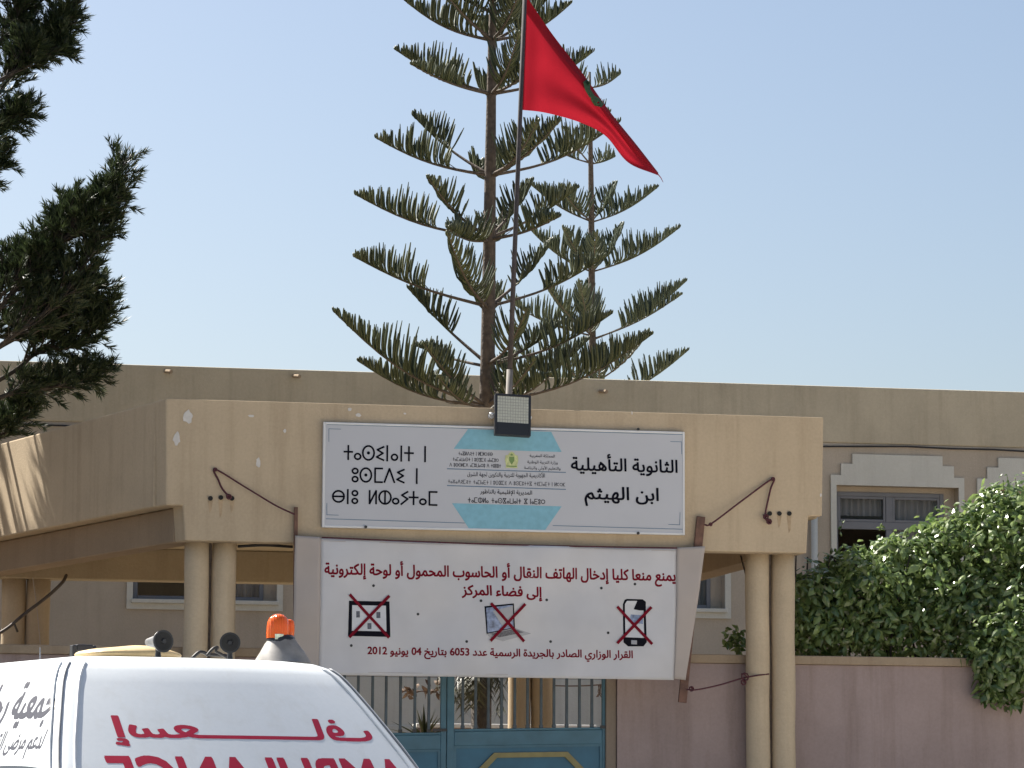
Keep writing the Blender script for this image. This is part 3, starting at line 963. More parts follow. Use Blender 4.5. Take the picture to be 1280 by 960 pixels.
# ---------------------------------------------------------------- banner hung under the sign
BNY = -0.10
bn = thing('banner', 'white no phones banner with crimson Arabic text and crossed out devices hung under the sign', 'banner', (-0.1, BNY, 2.55))
def ban_y(x, z):
    return BNY + 0.014 * math.sin(x * 3.1 + z * 1.2) + 0.010 * math.sin(x * 7.3 - z * 6) + 0.005 * math.sin(z * 11 + x * 3) + 0.010 * math.sin((x - z) * 4.2) + 0.004 * math.sin(x * 15 + z * 8)
def put_ban(lv):
    return lambda p, k: Vector((p.x, ban_y(p.x, p.z) - lv - 0.00012 * k, p.z))
def bp_(px, py):
    return at(px, py, BNY)
def cloth_patch(tl, tr, br, bl, nx, nz, sag=0.0):
    vs, fs = [], []
    tl, tr, br, bl = [bp_(*q) for q in (tl, tr, br, bl)]
    for j in range(nz + 1):
        v = j / nz
        for i in range(nx + 1):
            u = i / nx
            p = (tl * (1 - u) + tr * u) * (1 - v) + (bl * (1 - u) + br * u) * v
            z = p.z - sag * 4 * u * (1 - u) * (1 - v)
            vs.append(Vector((p.x, ban_y(p.x, z), z)))
    for j in range(nz):
        for i in range(nx):
            a = j * (nx + 1) + i
            fs.append((a, a + 1, a + nx + 2, a + nx + 1))
    return vs, fs
o = MB().add(*cloth_patch((401, 672.5), (846.5, 686), (843.5, 850), (398, 843.5), 90, 40, 0.012)).build('printed_sheet', M['banner'], bn, smooth=True)
def thick(o, t):
    s = o.modifiers.new('thickness', 'SOLIDIFY')
    s.thickness = t
    s.offset = 1.0 if t > 0 else -1.0
    return o
sd = o.modifiers.new('thickness', 'SOLIDIFY'); sd.thickness = 0.003; sd.offset = 0
o = MB().add(*cloth_patch((369, 669.5), (400.9, 671.5), (397.9, 846), (364.5, 842), 8, 40)).build('sleeve', M['sleeve'], bn, smooth=True)
sd = o.modifiers.new('thickness', 'SOLIDIFY'); sd.thickness = 0.02; sd.offset = 0
o = MB().add(*cloth_patch((846.6, 684.5), (881, 683), (858, 850), (843.6, 848), 8, 40)).build('sleeve', M['sleeve'], bn, smooth=True)
sd = o.modifiers.new('thickness', 'SOLIDIFY'); sd.thickness = 0.02; sd.offset = 0
hm = MB()
stroke(hm, [bp_(401.5, 676), bp_(846, 688.5)], 0.004, put_ban(0.0022))
stroke(hm, [bp_(398.5, 839.5), bp_(843, 846)], 0.003, put_ban(0.0022))
hm.build('hem_stitch', M['sleeve'], bn)
# dark cord along the top edge
tp = [bp_(402 + 444 * i / 24, 672.0 + 13.2 * i / 24 + 2.0 * math.sin(math.pi * i / 24)) + Vector((0, -0.012, 0)) for i in range(25)]
MB().tube(tp, 0.007, 6).build('top_cord', M['rope'], bn, smooth=True)
# wooden battens
def batten(a, b, wd):
    A, B = at(a[0], a[1], BNY), at(b[0], b[1], BNY)
    q = MB()
    d = (B - A).normalized()
    sx = Vector((d.z, 0, -d.x)) * wd / 2
    vs = []
    for y in (-0.012, 0.018):
        for p in (A - sx, A + sx, B + sx, B - sx):
            vs.append(p + Vector((0, y + 0.062, 0)))
    q.add(vs, [(0, 1, 2, 3), (4, 7, 6, 5), (0, 4, 5, 1), (1, 5, 6, 2), (2, 6, 7, 3), (3, 7, 4, 0)])
    return q.build('batten', M['wood'], bn, bevel=0.004)
batten((371, 633), (369.5, 840), 0.034)
batten((878.5, 645), (855, 878), 0.076)
def ban_line(text, l, r, bold, stretch=1.0):
    write_line(shape(text), bp_(*l), bp_(*r), stretch, bold, put_ban(0.0032)).build('lettering', M['redink'], bn)
ban_line('يمنع منعا كليا إدخال الهاتف النقال أو الحاسوب المحمول أو لوحة إلكترونية', (405, 717.5), (845, 726), 0.032, 1.2)
ban_line('إلى فضاء المركز', (577.5, 743), (677.5, 746.5), 0.034, 1.05)
ban_line('القرار الوزاري الصادر بالجريدة الرسمية عدد 6053 بتاريخ 04 يونيو 2012', (459, 817.5), (791, 822.5), 0.032, 1.02)
for px, py in ((467, 732), (523, 767.5), (601, 751), (439, 807), (583, 802), (752, 735), (794, 730), (683, 750), (760, 791), (688, 802)):
    c = bp_(px, py)
    y = ban_y(c.x, c.z)
    MB().tube([(c.x, y - 0.004, c.z), (c.x, y + 0.004, c.z)], 0.0125, 12).build('eyelet', M['black'], bn)
def ban_poly(pts, lv, name, mt, parent):
    pl = [(bp_(*q).x, bp_(*q).z) for q in pts]
    c = sum(p[0] for p in pl) / len(pl), sum(p[1] for p in pl) / len(pl)
    # fan of small quads so that the print follows the cloth
    tri = tessellate_polygon([[Vector((p[0], p[1], 0)) for p in pl]])
    bm = bmesh.new()
    vv = [bm.verts.new((p[0], 0, p[1])) for p in pl]
    for t in tri:
        bm.faces.new([vv[i] for i in t])
    for _ in range(3):
        long = [e for e in bm.edges if e.calc_length() > 0.06]
        if long:
            bmesh.ops.subdivide_edges(bm, edges=long, cuts=1)
            bmesh.ops.triangulate(bm, faces=bm.faces)
    bm.verts.ensure_lookup_table()
    bm.verts.index_update()
    q = MB().add([put_ban(lv)(v.co, 0) for v in bm.verts], [tuple(v.index for v in f.verts) for f in bm.faces])
    bm.free()
    return q.build(name, mt, parent)
def cross(a, b, c, d, parent):
    q = MB()
    for k, (s, e) in enumerate(((a, b), (c, d))):
        A, B = bp_(*s), bp_(*e)
        n = 12
        stroke(q, [A + (B - A) * (i / n) for i in range(n + 1)], 0.026, put_ban(0.010 + 0.0025 * k))
    q.build('red_cross', M['redink'], parent)
tb = ban_poly([(436, 751), (487, 751.8), (488, 796.3), (434.8, 795)], 0.0035, 'tablet_picture', M['device'], bn)
ban_poly([(440, 756.5), (482.5, 757), (483, 789.3), (439.5, 788.5)], 0.0050, 'tablet_screen', M['screen'], tb)
for q in ([(445, 764), (449.5, 764), (449.5, 772), (445, 772)], [(470.5, 765), (475.5, 765), (475.5, 772.5), (470.5, 772.5)], [(459, 779), (464, 779), (464, 786.5), (459, 786.5)]):
    ban_poly(q, 0.0066, 'screen_icon', M['keys'], tb)
cross((437.5, 744), (485.5, 796.5), (486, 745.5), (437, 796), tb)
lp = ban_poly([(605, 758), (641.5, 754.5), (643.5, 786), (608, 793)], 0.0035, 'laptop_picture', M['device'], bn)
ban_poly([(607, 760), (640, 756.5), (641.6, 784.5), (609.3, 790.8)], 0.0050, 'laptop_screen', M['skyprint'], lp)
ban_poly([(615, 764), (640, 757.5), (641, 775), (627, 782)], 0.0066, 'screen_glow', M['silver'], lp)
ban_poly([(608, 792.5), (643.5, 785), (664, 792), (628, 801.5), (612, 796.5)], 0.0040, 'laptop_base', M['silver'], lp)
ban_poly([(612, 792.3), (642.5, 786), (655, 790.3), (624, 796.8)], 0.0056, 'laptop_keys', M['keys'], lp)
cross((613.5, 755), (654.5, 801), (655, 756), (613.5, 800.5), lp)
ph = ban_poly([(781, 749.8), (784, 748.5), (804, 749), (808, 752), (808, 803), (804, 808), (785, 808), (779.5, 803), (779, 755)], 0.0035, 'phone_picture', M['device'], bn)
ban_poly([(781.5, 755), (784, 751), (797, 751), (792.5, 761.5), (800, 763), (805, 763), (805, 797.5), (782, 796.5)], 0.0050, 'phone_screen', M['screen'], ph)
ban_poly([(789, 768), (804, 769), (804, 780), (787, 778)], 0.0066, 'screen_photo', M['skyprint'], ph)
ban_poly([(789, 800.2), (796, 800.5), (796, 805.6), (789, 805.3)], 0.0052, 'phone_button', M['silver'], ph)
cross((772.5, 759), (814, 804.5), (814, 759.5), (772, 803.5), ph)

# ropes that hold the banner
def rope(name, label, pts, rad=0.009, knots=()):
    q = MB()
    q.tube(spline(pts, 6), rad, 6)
    for k, r in knots:
        n = 6
        for i in range(2):
            a = Vector(k)
            q.tube([a + Vector((r * math.cos(t + i), -0.012 + 0.006 * i, r * math.sin(t * (1 + .2 * i)))) for t in [x * 0.9 for x in range(7)]], rad * 0.95, 5)
    return tag(q.build(name, M['rope'], smooth=True), label, 'rope', 'maroon ropes tying the banner')
def V(px, py, Y):
    return at(px, py, Y)
rope('rope', 'maroon rope from the left banner batten up to the pipe mouths by the peeled plaster',
     [V(368.5, 643, -0.12), V(345, 632, -0.08), V(310, 611, -0.05), V(269, 586.5, -0.012), V(273, 600, -0.02), V(278, 611, -0.03), V(288, 622.5, -0.03)], 0.0085,
     [(V(269, 587, -0.02), 0.012), (V(286, 621, -0.03), 0.02)])
rope('rope', 'maroon rope from the right banner batten to the right hand pipe mouths',
     [V(881, 656, -0.12), V(890, 654, -0.10), V(930, 624, -0.05), V(966, 598.5, -0.02), V(963, 612, -0.03), V(957, 640, -0.03), V(958, 650, -0.03), V(964, 654, -0.03)], 0.0085,
     [(V(966, 599, -0.025), 0.014), (V(957, 646, -0.035), 0.022), (V(961, 652, -0.035), 0.022), (V(888, 655.5, -0.11), 0.012)])
rope('rope', 'maroon rope looped and knotted round the right column near the foot of the banner',
     [V(858, 862, -0.13), V(872, 862, -0.10), V(900, 856, 0.0), V(925, 848.5, 0.16), V(945, 844.5, 0.155), V(961, 842.5, 0.20)], 0.0075,
     [(V(931, 846, 0.14), 0.034), (V(929, 853, 0.14), 0.022), (V(864, 861, -0.13), 0.02)])

# ---------------------------------------------------------------- floodlight
fl = thing('floodlight', 'square black LED floodlight leaning out over the top edge of the sign', 'floodlight', at(640, 520, -0.12))
fc = at(640.5, 519.5, -0.20)
RX = Matrix.Rotation(R(-9), 3, 'X') @ Matrix.Rotation(R(2.0), 3, 'Y')
tf = lambda p: fc + RX @ p
hw, hh = 0.163, 0.19
q = MB()
q.box(-hw, hw, -0.02, 0.035, -hh, hh, tf)
q.box(-hw * 0.7, hw * 0.7, 0.035, 0.07, -hh * 0.7, hh * 0.7, tf)
q.build('housing', M['black'], fl, bevel=0.008)
q = MB()
for a in ((-hw, -hw + 0.022, -hh, hh), (hw - 0.022, hw, -hh, hh), (-hw + 0.022, hw - 0.022, hh - 0.022, hh), (-hw + 0.022, hw - 0.022, -hh, -hh + 0.115)):
    q.box(a[0], a[1], -0.032, -0.0203, a[2], a[3], tf)
q.build('bezel', M['black'], fl, bevel=0.003)
le = MB().box(-hw + 0.022, hw - 0.022, -0.026, -0.0204, -hh + 0.115, hh - 0.022, tf).build('led_panel', M['led'], fl)
q = MB()
x0, x1, z0, z1 = -hw + 0.022, hw - 0.022, -hh + 0.115, hh - 0.022
for i in range(1, 12):
    x = x0 + (x1 - x0) * i / 12
    q.box(x - 0.0017, x + 0.0017, -0.0276, -0.0262, z0, z1, tf)
for i in range(1, 9):
    z = z0 + (z1 - z0) * i / 9
    q.box(x0, x1, -0.0280, -0.0263, z - 0.0017, z + 0.0017, tf)
q.build('led_grid', M['gridline'], le)
q = MB()
q.tube([tf(Vector((-hw - 0.012, 0.01, 0))), tf(Vector((-hw - 0.03, 0.04, 0.02))), at(613, 519, -0.02), at(614, 516, 0.05)], 0.011, 8)
q.tube([tf(Vector((hw + 0.005, 0.01, 0))), tf(Vector((hw + 0.012, 0.07, 0.0))), at(660, 517, 0.02)], 0.011, 8)
q.build('bracket', M['alu'], fl, smooth=True)
c = at(614, 520, -0.03)
MB().tube([(c.x, -0.075, c.z), (c.x, -0.002, c.z)], 0.026, 14).build('mounting_disc', M['alu'], fl, bevel=0.004)
tag(MB().tube(spline([at(612, 512, 0.02), at(622, 503, 0.0), at(628, 497, -0.05), at(634, 500, -0.12)], 8), 0.006, 6).build('lamp_wire', M['trim'], smooth=True),
    'thin pale wire looping from the canopy top to the back of the floodlight', 'wire')

# ---------------------------------------------------------------- flagpole and flag
FY = 0.62
pb, pt = at(631.5, 505, FY), at(656.5, -14, FY)
pb = Vector((pb.x, FY, ZM + 0.17))
fp = thing('flagpole', 'slim dark metal flagpole rising from the canopy roof behind the floodlight', 'flagpole', pb)
def on_pole(t):
    return pb + (pt - pb) * t
zb = at(634.5, 462, FY)
tb_ = (zb.z - pb.z) / (pt.z - pb.z)
MB().tube([on_pole(tb_ - 0.01), on_pole(0.6), on_pole(1.0)], [0.024, 0.022, 0.02], 12).build('pole', M['pole'], fp, smooth=True)
MB().tube([on_pole(0), on_pole(tb_)], 0.030, 12).build('lit_lower_pole', M['polelow'], fp, smooth=True)  # lower pole paler: its sunlit edge is put into the colour
MB().tube([on_pole(0.0) - Vector((0, 0, 0.0)), on_pole(0.012)], 0.08, 16).build('base_plate', M['polelow'], fp)
MB().tube([on_pole(1.0), on_pole(1.012)], [0.035, 0.012], 12).build('finial', M['pole'], fp)
# flag hanging in a diagonal from its hoist
TOPE = spline([Vector((657, -6, 0)), Vector((690, 42, 0)), Vector((730, 94, 0)), Vector((762, 139, 0)), Vector((795, 180, 0)), Vector((823, 216, 0))], 10)
BOTE = spline([Vector((648.5, 137, 0)), Vector((682, 141, 0)), Vector((725, 153, 0)), Vector((757, 170, 0)), Vector((785, 203, 0)), Vector((822, 219, 0))], 10)
n = len(TOPE) - 1
NV = 22
def fold(u, v):
    """depth of the cloth: folded back along the upper edge, soft diagonal ripples"""
    edge = math.exp(-((v) / 0.10) ** 2) * 0.20
    return edge * (1 - 0.3 * u) + 0.05 * math.sin(7.5 * u + 2.2 * v) * u + 0.035 * math.sin(13 * v + 3 * u) * (1 - abs(2 * u - 1)) + 0.22 * u * (1 - v) * u - 0.04 * math.exp(-((u - 0.1) / 0.07) ** 2)
vs, fs = [], []
for i in range(n + 1):
    for j in range(NV + 1):
        u, v = i / n, j / NV
        px = TOPE[i] * (1 - v) + BOTE[i] * v
        hoist = max(0.0, 1 - u * 6)
        vs.append(at(px.x, px.y, FY + fold(u, v) * (1 - hoist)))
for i in range(n):
    for j in range(NV):
        a = i * (NV + 1) + j
        fs.append((a, a + 1, a + NV + 2, a + NV + 1))
flap_v, flap_f = [], []
for i in range(n + 1):
    for j in range(7):
        u, v = i / n, (0.14 + 0.40 * (i / n) ** 1.5) * j / 6
        px = TOPE[i] * (1 - v) + BOTE[i] * v
        hoist = max(0.0, 1 - u * 6)
        flap_v.append(at(px.x, px.y, FY + (fold(u, v) + 0.06 * min(1, j)) * (1 - hoist) + 0.004 * min(1, j)))
for i in range(n):
    for j in range(6):
        a = i * 7 + j
        flap_f.append((a, a + 1, a + 8, a + 7))
fg = MB().add(vs, fs).add(flap_v, flap_f).build('flag', M['flag'], smooth=True)
tag(fg, 'red flag with a green star, hanging diagonally from the pole above the entrance', 'flag')
flag_bvh = BVHTree.FromPolygons(vs, fs)
bm = bmesh.new()
for pl in ([(729, 103), (733, 99), (737.6, 103), (738.2, 112), (743, 119), (737, 122), (731.5, 113)],
           [(737.5, 118), (743, 119.5), (749, 123), (755, 130), (752, 134), (743, 132), (739, 126)]):
    vv = [bm.verts.new((p[0], p[1], 0)) for p in pl]
    bm.faces.new(vv)
bmesh.ops.triangulate(bm, faces=bm.faces)
bmesh.ops.subdivide_edges(bm, edges=bm.edges, cuts=2)
bmesh.ops.triangulate(bm, faces=bm.faces)
bm.verts.index_update()
sv = []
for v in bm.verts:
    d = ray(v.co.x, v.co.y).normalized()
    hit = flag_bvh.ray_cast(CAM, d)
    sv.append((hit[0] if hit[0] else at(v.co.x, v.co.y, FY)) - d * 0.03)
MB().add(sv, [tuple(q.index for q in f.verts) for f in bm.faces]).build('star', M['star'], fg)
bm.free()
tl_ = TOPE[-1]
e0 = at(822, 217, FY + fold(1, 0.5))
MB().tube([e0, at(826, 222, FY + .3), at(829, 228, FY + .3)], [0.006, 0.004, 0.002], 5).build('frayed_thread', M['flag'], fg)
# small ties along the hoist
MB().tube([on_pole(0.985), on_pole(0.985) + Vector((0.05, 0.0, -0.02))], 0.008, 6).build('hoist_tie', M['pole'], fg)

# ---------------------------------------------------------------- star pines
def spray(limb, base, tip, start, rng, dens, lmax, droop, rb, lrad, leaf, tube_r):
    """one branch: a limb that sags and lifts, and comb-like cords standing on its outer part"""
    base, tip = Vector(base), Vector(tip)
    d = tip - base
    L = d.length
    n = 10
    pts = []
    for i in range(n + 1):
        t = i / n
        p = base + d * t
        p.z -= droop * L * math.sin(math.pi * t) * (0.7 + 0.3 * t)
        pts.append(p)
    limb.tube(pts, [rb * (1 - 0.75 * i / n) for i in range(n + 1)], 6)
    along0 = d.normalized()
    side = along0.cross(Vector((0, 0, 1))).normalized()
    m_ = max(6, int(L * (1 - start) * dens))
    for i in range(m_):
        t = start + (1 - start) * ((i + rng.random() * 0.8) / m_) ** 0.85
        k = min(n - 1, int(t * n))
        p = pts[k].lerp(pts[k + 1], t * n - k)
        al = (pts[k + 1] - pts[k]).normalized()
        f = (t - start) / (1 - start)
        ln = lmax * (0.55 + 0.45 * min(1, f * 5)) * (1.0 - f ** 1.6 * 0.90)
        for sgn in (-1, 1):
            if rng.random() < 0.08:
                continue
            if sgn > 0:
                p = p + al * (0.5 * L * (1 - start) / m_)
            l2 = ln * rng.uniform(0.62, 1.15)
            sp = rng.uniform(0.25, 0.75) * sgn
            # cords leave the limb sideways and forward, then bend up; the inner ones lean back to the trunk
            d0 = (al * rng.uniform(0.35, 0.7) + side * sp * 1.5 + Vector((0, 0, rng.uniform(-0.15, 0.25)))).normalized()
            d1 = (al * (-0.30 + 0.45 * f + rng.uniform(-0.08, 0.08)) + side * sp * 0.42 + Vector((0, 0, 1.0))).normalized()
            c = [p]
            ns = 5
            for s in range(1, ns + 1):
                w_ = min(1, s / ns * 1.5)
                dd = (d0 * (1 - w_) + d1 * w_).normalized()
                c.append(c[-1] + dd * (l2 / ns))
            r0 = tube_r * rng.uniform(0.75, 1.15)
            leaf.tube(c, [r0 * 0.6, r0 * 0.9, r0, r0 * 1.05, r0 * 0.9, r0 * 0.4], 4, cap=False)
    # a few bare twigs hang under the inner limb
    for i in range(rng.randint(0, 2)):
        t = rng.uniform(0.15, start + 0.2)
        k = min(n - 1, int(t * n))
        p = pts[k].lerp(pts[k + 1], t * n - k)
        e = al_ = (pts[k + 1] - pts[k]).normalized()
        c = [p]
        d = (e * 0.6 + side * rng.uniform(-.6, .6) + Vector((0, 0, rng.uniform(-.3, .5)))).normalized()
        for s in range(4):
            d = (d + Vector((rng.uniform(-.2, .2), rng.uniform(-.2, .2), 0.22))).normalized()
            c.append(c[-1] + d * rng.uniform(.04, .08))
        limb.tube(c, [0.006, 0.005, 0.004, 0.003, 0.002], 4, cap=False)

def star_pine(name, label, base_px, Y, trunk, branches, extra, leafmat, dens, lmax, tube_r, rb, seed):
    rng = random.Random(seed)
    b0 = at(*base_px, Y)
    b0 = Vector((b0.x, Y, 0.0))
    t = thing(name, label, 'tree', b0, 'star pines behind the canopy')
    tp = [b0] + [at(px, py, Y) for px, py, r in trunk]
    MB().tube(tp, [trunk[0][2] * 1.15] + [q[2] for q in trunk], 12).build('trunk', M['bark'], t, smooth=True)
    def trunk_pt(z):
        for i in range(len(tp) - 1):
            if tp[i].z <= z <= tp[i + 1].z:
                return tp[i].lerp(tp[i + 1], (z - tp[i].z) / (tp[i + 1].z - tp[i].z))
        return tp[-1].copy()
    def one(b, tip, start, droop, lm):
        li, le = MB(), MB()
        spray(li, b, tip, start, rng, dens, lm, droop, rb, 0, le, tube_r)
        lo = li.build('branch', M['bark'], t, smooth=True)
        le.build('foliage', leafmat, lo, smooth=True)
    for (by, tx, ty, dy, start, droop, lm) in branches:
        z = at(base_px[0], by, Y).z
        b = trunk_pt(z)
        tip = at(tx, ty, Y + dy)
        one(b, tip, start, droop, lm * 1.25)
    for (by, az, ln, rise, start) in extra:
        z = at(base_px[0], by, Y).z
        b = trunk_pt(z)
        tip = b + Vector((math.sin(R(az)) * ln, math.cos(R(az)) * ln, rise))
        one(b, tip, start, 0.12, lmax * 0.9)
    return t
TY = 7.0
# base row, tip column, tip row, tip depth, where the cords begin, sag, cord length
star_pine('star_pine', 'taller star pine with a bare brown trunk rising behind the floodlight and flagpole', (604, 900), TY,
    [(604.5, 900, .088), (608.5, 500, .085), (610.5, 400, .080), (613, 200, .064), (615, 60, .048), (618, -90, .03)],
    [(117, 494, 62, .3, .22, .06, .40), (117, 514, 80, -.6, .35, .05, .30),
     (219, 469, 172, .2, .33, .07, .42), (219, 515, 143, .9, .45, .05, .36),
     (297, 444, 243, .1, .38, .07, .42), (297, 535, 222, -.8, .45, .08, .32), (300, 560, 285, -1.1, .15, .06, .38),
     (383, 441, 320, .1, .45, .05, .42), (385, 560, 292, -1.3, .12, .10, .42),
     (455, 510, 360, .8, .42, .03, .36), (458, 520, 432, .9, .50, .03, .22),
     (509, 417, 389, -.2, .28, .10, .50), (508, 447, 451, .6, .30, .09, .40), (508, 530, 430, -.9, .35, .06, .30), (509, 548, 470, -1.0, .35, .10, .24),
     (50, 505, 0, .2, .15, .10, .42), (50, 545, -25, -.6, .2, .06, .40), (50, 714, 4, .1, .20, .12, .40), (52, 690, -10, .8, .3, .06, .36),
     (117, 741, 65, .1, .30, .10, .40), (117, 664, 85, -.8, .25, .06, .36), (219, 775, 152, .2, .38, .09, .40), (221, 700, 150, -1.0, .25, .07, .40),
     (222, 660, 185, 1.0, .3, .05, .36), (297, 722, 235, .4, .45, .05, .34), (298, 665, 225, .9, .35, .04, .30), (299, 700, 270, -.9, .4, .05, .3),
     (383, 755, 322, .3, .45, .06, .38), (384, 690, 300, 1.1, .4, .05, .30), (456, 765, 392, -.2, .42, .08, .38), (457, 700, 405, .8, .45, .05, .30),
     (503, 815, 418, -.3, .34, .10, .46), (503, 735, 425, .7, .35, .08, .40), (506, 668, 450, -1.0, .2, .08, .36), (506, 640, 440, 1.1, .3, .05, .36),
     (506, 690, 468, -.6, .2, .10, .30)],
    [(117, 175, 1.1, .45, .25), (50, 170, 1.0, .5, .2), (50, 10, 1.0, .5, .2), (219, 165, 1.2, .4, .3), (219, 5, 1.2, .4, .3),
     (15, 250, .9, .5, .1), (15, 110, .9, .5, .1), (10, 190, .8, .5, .1), (-20, 270, .9, .5, .1), (-20, 90, .9, .5, .1), (-20, 180, .8, .5, .1),
     (117, 10, 1.1, .45, .3), (300, 15, 1.2, .45, .3), (383, 10, 1.3, .4, .35), (455, 170, 1.2, .45, .4)],
    M['arau'], 42, .54, .0130, .022, 3)
star_pine('star_pine', 'shorter star pine with thinner trunk behind the school roof, right of the flagpole', (741, 900), 21.5,
    [(742, 500, .062), (740, 400, .058), (739, 250, .048), (738, 170, .036), (737, 90, .02)],
    [(205, 768, 196, .3, .1, .05, .30), (204, 690, 185, .2, .25, .05, .34), (206, 705, 160, -.6, .3, .04, .3),
     (278, 822, 234, .2, .15, .08, .40), (277, 770, 228, .8, .15, .06, .36), (277, 664, 231, .1, .12, .08, .44), (277, 700, 232, -.9, .12, .06, .40),
     (340, 850, 284, .1, .12, .08, .46), (341, 778, 280, .9, .15, .06, .40), (340, 660, 284, .2, .12, .10, .48), (340, 705, 285, -.8, .12, .06, .44), (341, 745, 290, -1.3, .1, .06, .40),
     (425, 857, 352, .1, .30, .08, .48), (424, 852, 368, -.6, .30, .06, .40), (420, 624, 368, .2, .12, .08, .46), (420, 680, 352, -.8, .12, .07, .46), (422, 725, 352, -1.2, .1, .05, .44), (420, 735, 350, 1.2, .1, .05, .44),
     (505, 860, 438, .1, .35, .08, .46), (480, 812, 414, -.8, .3, .09, .40), (505, 640, 430, .3, .2, .09, .46), (490, 690, 425, -.9, .2, .09, .46), (500, 755, 430, -1.2, .2, .06, .40),
     (160, 762, 140, .2, .15, .05, .26), (160, 712, 142, .2, .15, .05, .26)],
    [(110, 90, .5, .25, .1), (110, 260, .5, .25, .1), (160, 180, .5, .25, .1)],
    M['arau2'], 34, .55, .0150, .016, 5)

# ---------------------------------------------------------------- pine at the left
pn = thing('pine_tree', 'dark needle pine leaning into the left edge of the view beyond the canopy', 'tree', (-7.3, 5.2, 0))
prng = random.Random(8)
MB().tube(spline([(-7.3, 5.2, 0), (-7.25, 5.1, 3), (-7.1, 4.9, 6), (-7.0, 4.7, 9), (-6.9, 4.6, 12)], 5), [0.19 - 0.006 * i for i in range(21)], 12).build('trunk', M['barkp'], pn, smooth=True)
def tuft(mb, p, d, rng, n=26, ln=0.085):
    d = d.normalized()
    a = d.orthogonal().normalized()
    b = d.cross(a)
    for i in range(n):
        t = rng.random()
        ph = rng.uniform(0, 2 * math.pi)
        sp = rng.uniform(0.35, 0.95)
        dr = (d + (a * math.cos(ph) + b * math.sin(ph)) * sp + Vector((0, 0, 0.15))).normalized()
        o = p - d * (0.13 * t)
        l_ = ln * rng.uniform(0.75, 1.25)
        wv = dr.cross(Vector((rng.uniform(-1, 1), rng.uniform(-1, 1), rng.uniform(-1, 1)))).normalized() * (0.0052 if ln < .1 else .011)
        mb.add([o - wv, o + wv, o + dr * l_ * 0.6 + wv * 0.8, o + dr * l_, o + dr * l_ * 0.6 - wv * 0.8], [(0, 1, 2, 3, 4)])
def pine_limb(pts, seed, twigs, tw_len, rad, start=0.25, coarse=False):
    n1, n2, nl = (12, 9, .15) if coarse else (38, 32, .092)
    if not coarse:
        twigs = int(twigs * 1.5)
    rng = random.Random(seed)
    li, le = MB(), MB()
    sp = spline(pts, 8)
    N = len(sp)
    li.tube(sp, [rad * (1 - 0.85 * i / (N - 1)) + 0.004 for i in range(N)], 6)
    for k in range(twigs):
        t = start + (1 - start) * (k + rng.random()) / twigs
        i = min(N - 2, int(t * (N - 1)))
        p = sp[i].lerp(sp[i + 1], t * (N - 1) - i)
        al = (sp[i + 1] - sp[i]).normalized()
        rv = Vector((rng.gauss(0, 1), rng.gauss(0, 1), rng.gauss(0, 1)))
        rv = (rv - al * rv.dot(al)).normalized()
        d = (al * rng.uniform(0.7, 1.2) + rv * rng.uniform(0.4, 0.9) + Vector((0.1, 0, rng.uniform(-.1, .45)))).normalized()
        L = tw_len * rng.uniform(0.5, 1.2) * (1 - 0.55 * t)
        c = [p]
        for s in range(4):
            d = (d + Vector((rng.uniform(-.2, .2), rng.uniform(-.2, .2), rng.uniform(-.05, .25)))).normalized()
            c.append(c[-1] + d * L / 4)
        li.tube(c, [0.011, 0.009, 0.007, 0.006, 0.004], 4, cap=False)
        tuft(le, c[-1] + d * 0.05, d, rng, n1, nl)
        for s in range(1, 4):
            if rng.random() < 0.95:
                rv2 = Vector((rng.gauss(0, 1), rng.gauss(0, 1), rng.gauss(0, .8))).normalized()
                d2 = (d + rv2 * 0.9).normalized()
                q = c[s] + d2 * rng.uniform(0.10, 0.24)
                li.tube([c[s], q], [0.006, 0.003], 3, cap=False)
                tuft(le, q + d2 * 0.04, d2, rng, n2, nl)
    d = (sp[-1] - sp[-2]).normalized()
    tuft(le, sp[-1], d, rng, 40)
    lo = li.build('limb', M['barkp'], pn, smooth=True)
    le.build('needles', M['needle'], lo)
def pl(Y, *q):
    return [at(a, b, Y + c) for a, b, c in q]
pine_limb(pl(4.8, (-330, 560, 0), (-150, 540, 0), (0, 432, -.1), (75, 372, -.2), (120, 300, -.2), (150, 212, -.1)), 1, 58, .62, .032, .40)
pine_limb(pl(4.6, (-330, 480, 0), (-100, 430, 0), (0, 370, .1), (55, 322, .1), (95, 285, 0), (128, 255, 0)), 2, 44, .55, .03, .42)
pine_limb(pl(5.1, (-330, 620, 0), (-120, 560, 0), (0, 497, 0), (55, 486, .1), (112, 470, .2)), 3, 34, .45, .04, .5)
pine_limb(pl(4.7, (-330, 300, 0), (-150, 220, 0), (-40, 160, 0), (15, 95, .1), (55, 55, .1), (84, 22, .1)), 4, 46, .50, .04, .5)
pine_limb(pl(4.9, (-330, 220, 0), (-150, 130, 0), (-10, 60, 0), (22, 15, 0), (18, -30, 0)), 5, 40, .55, .04, .5)
pine_limb(pl(4.5, (-330, 330, 0), (-120, 270, 0), (-20, 175, 0), (22, 145, 0)), 6, 26, .40, .03, .55)
pine_limb(pl(5.0, (-330, 600, 0), (-100, 490, 0), (15, 425, .2), (75, 400, .2), (118, 362, .2)), 7, 38, .48, .04, .48)
pine_limb(pl(4.6, (-330, 430, 0), (-150, 330, 0), (-30, 235, 0), (-5, 205, 0)), 9, 22, .36, .03, .5)
pine_limb(pl(5.3, (-330, 680, 0), (-100, 590, 0), (-5, 545, 0), (30, 515, 0)), 10, 24, .40, .03, .55)
pine_limb(pl(4.9, (-330, 100, 0), (-150, 60, 0), (-30, 10, 0), (40, -20, 0), (60, -40, 0)), 12, 30, .5, .03, .5)
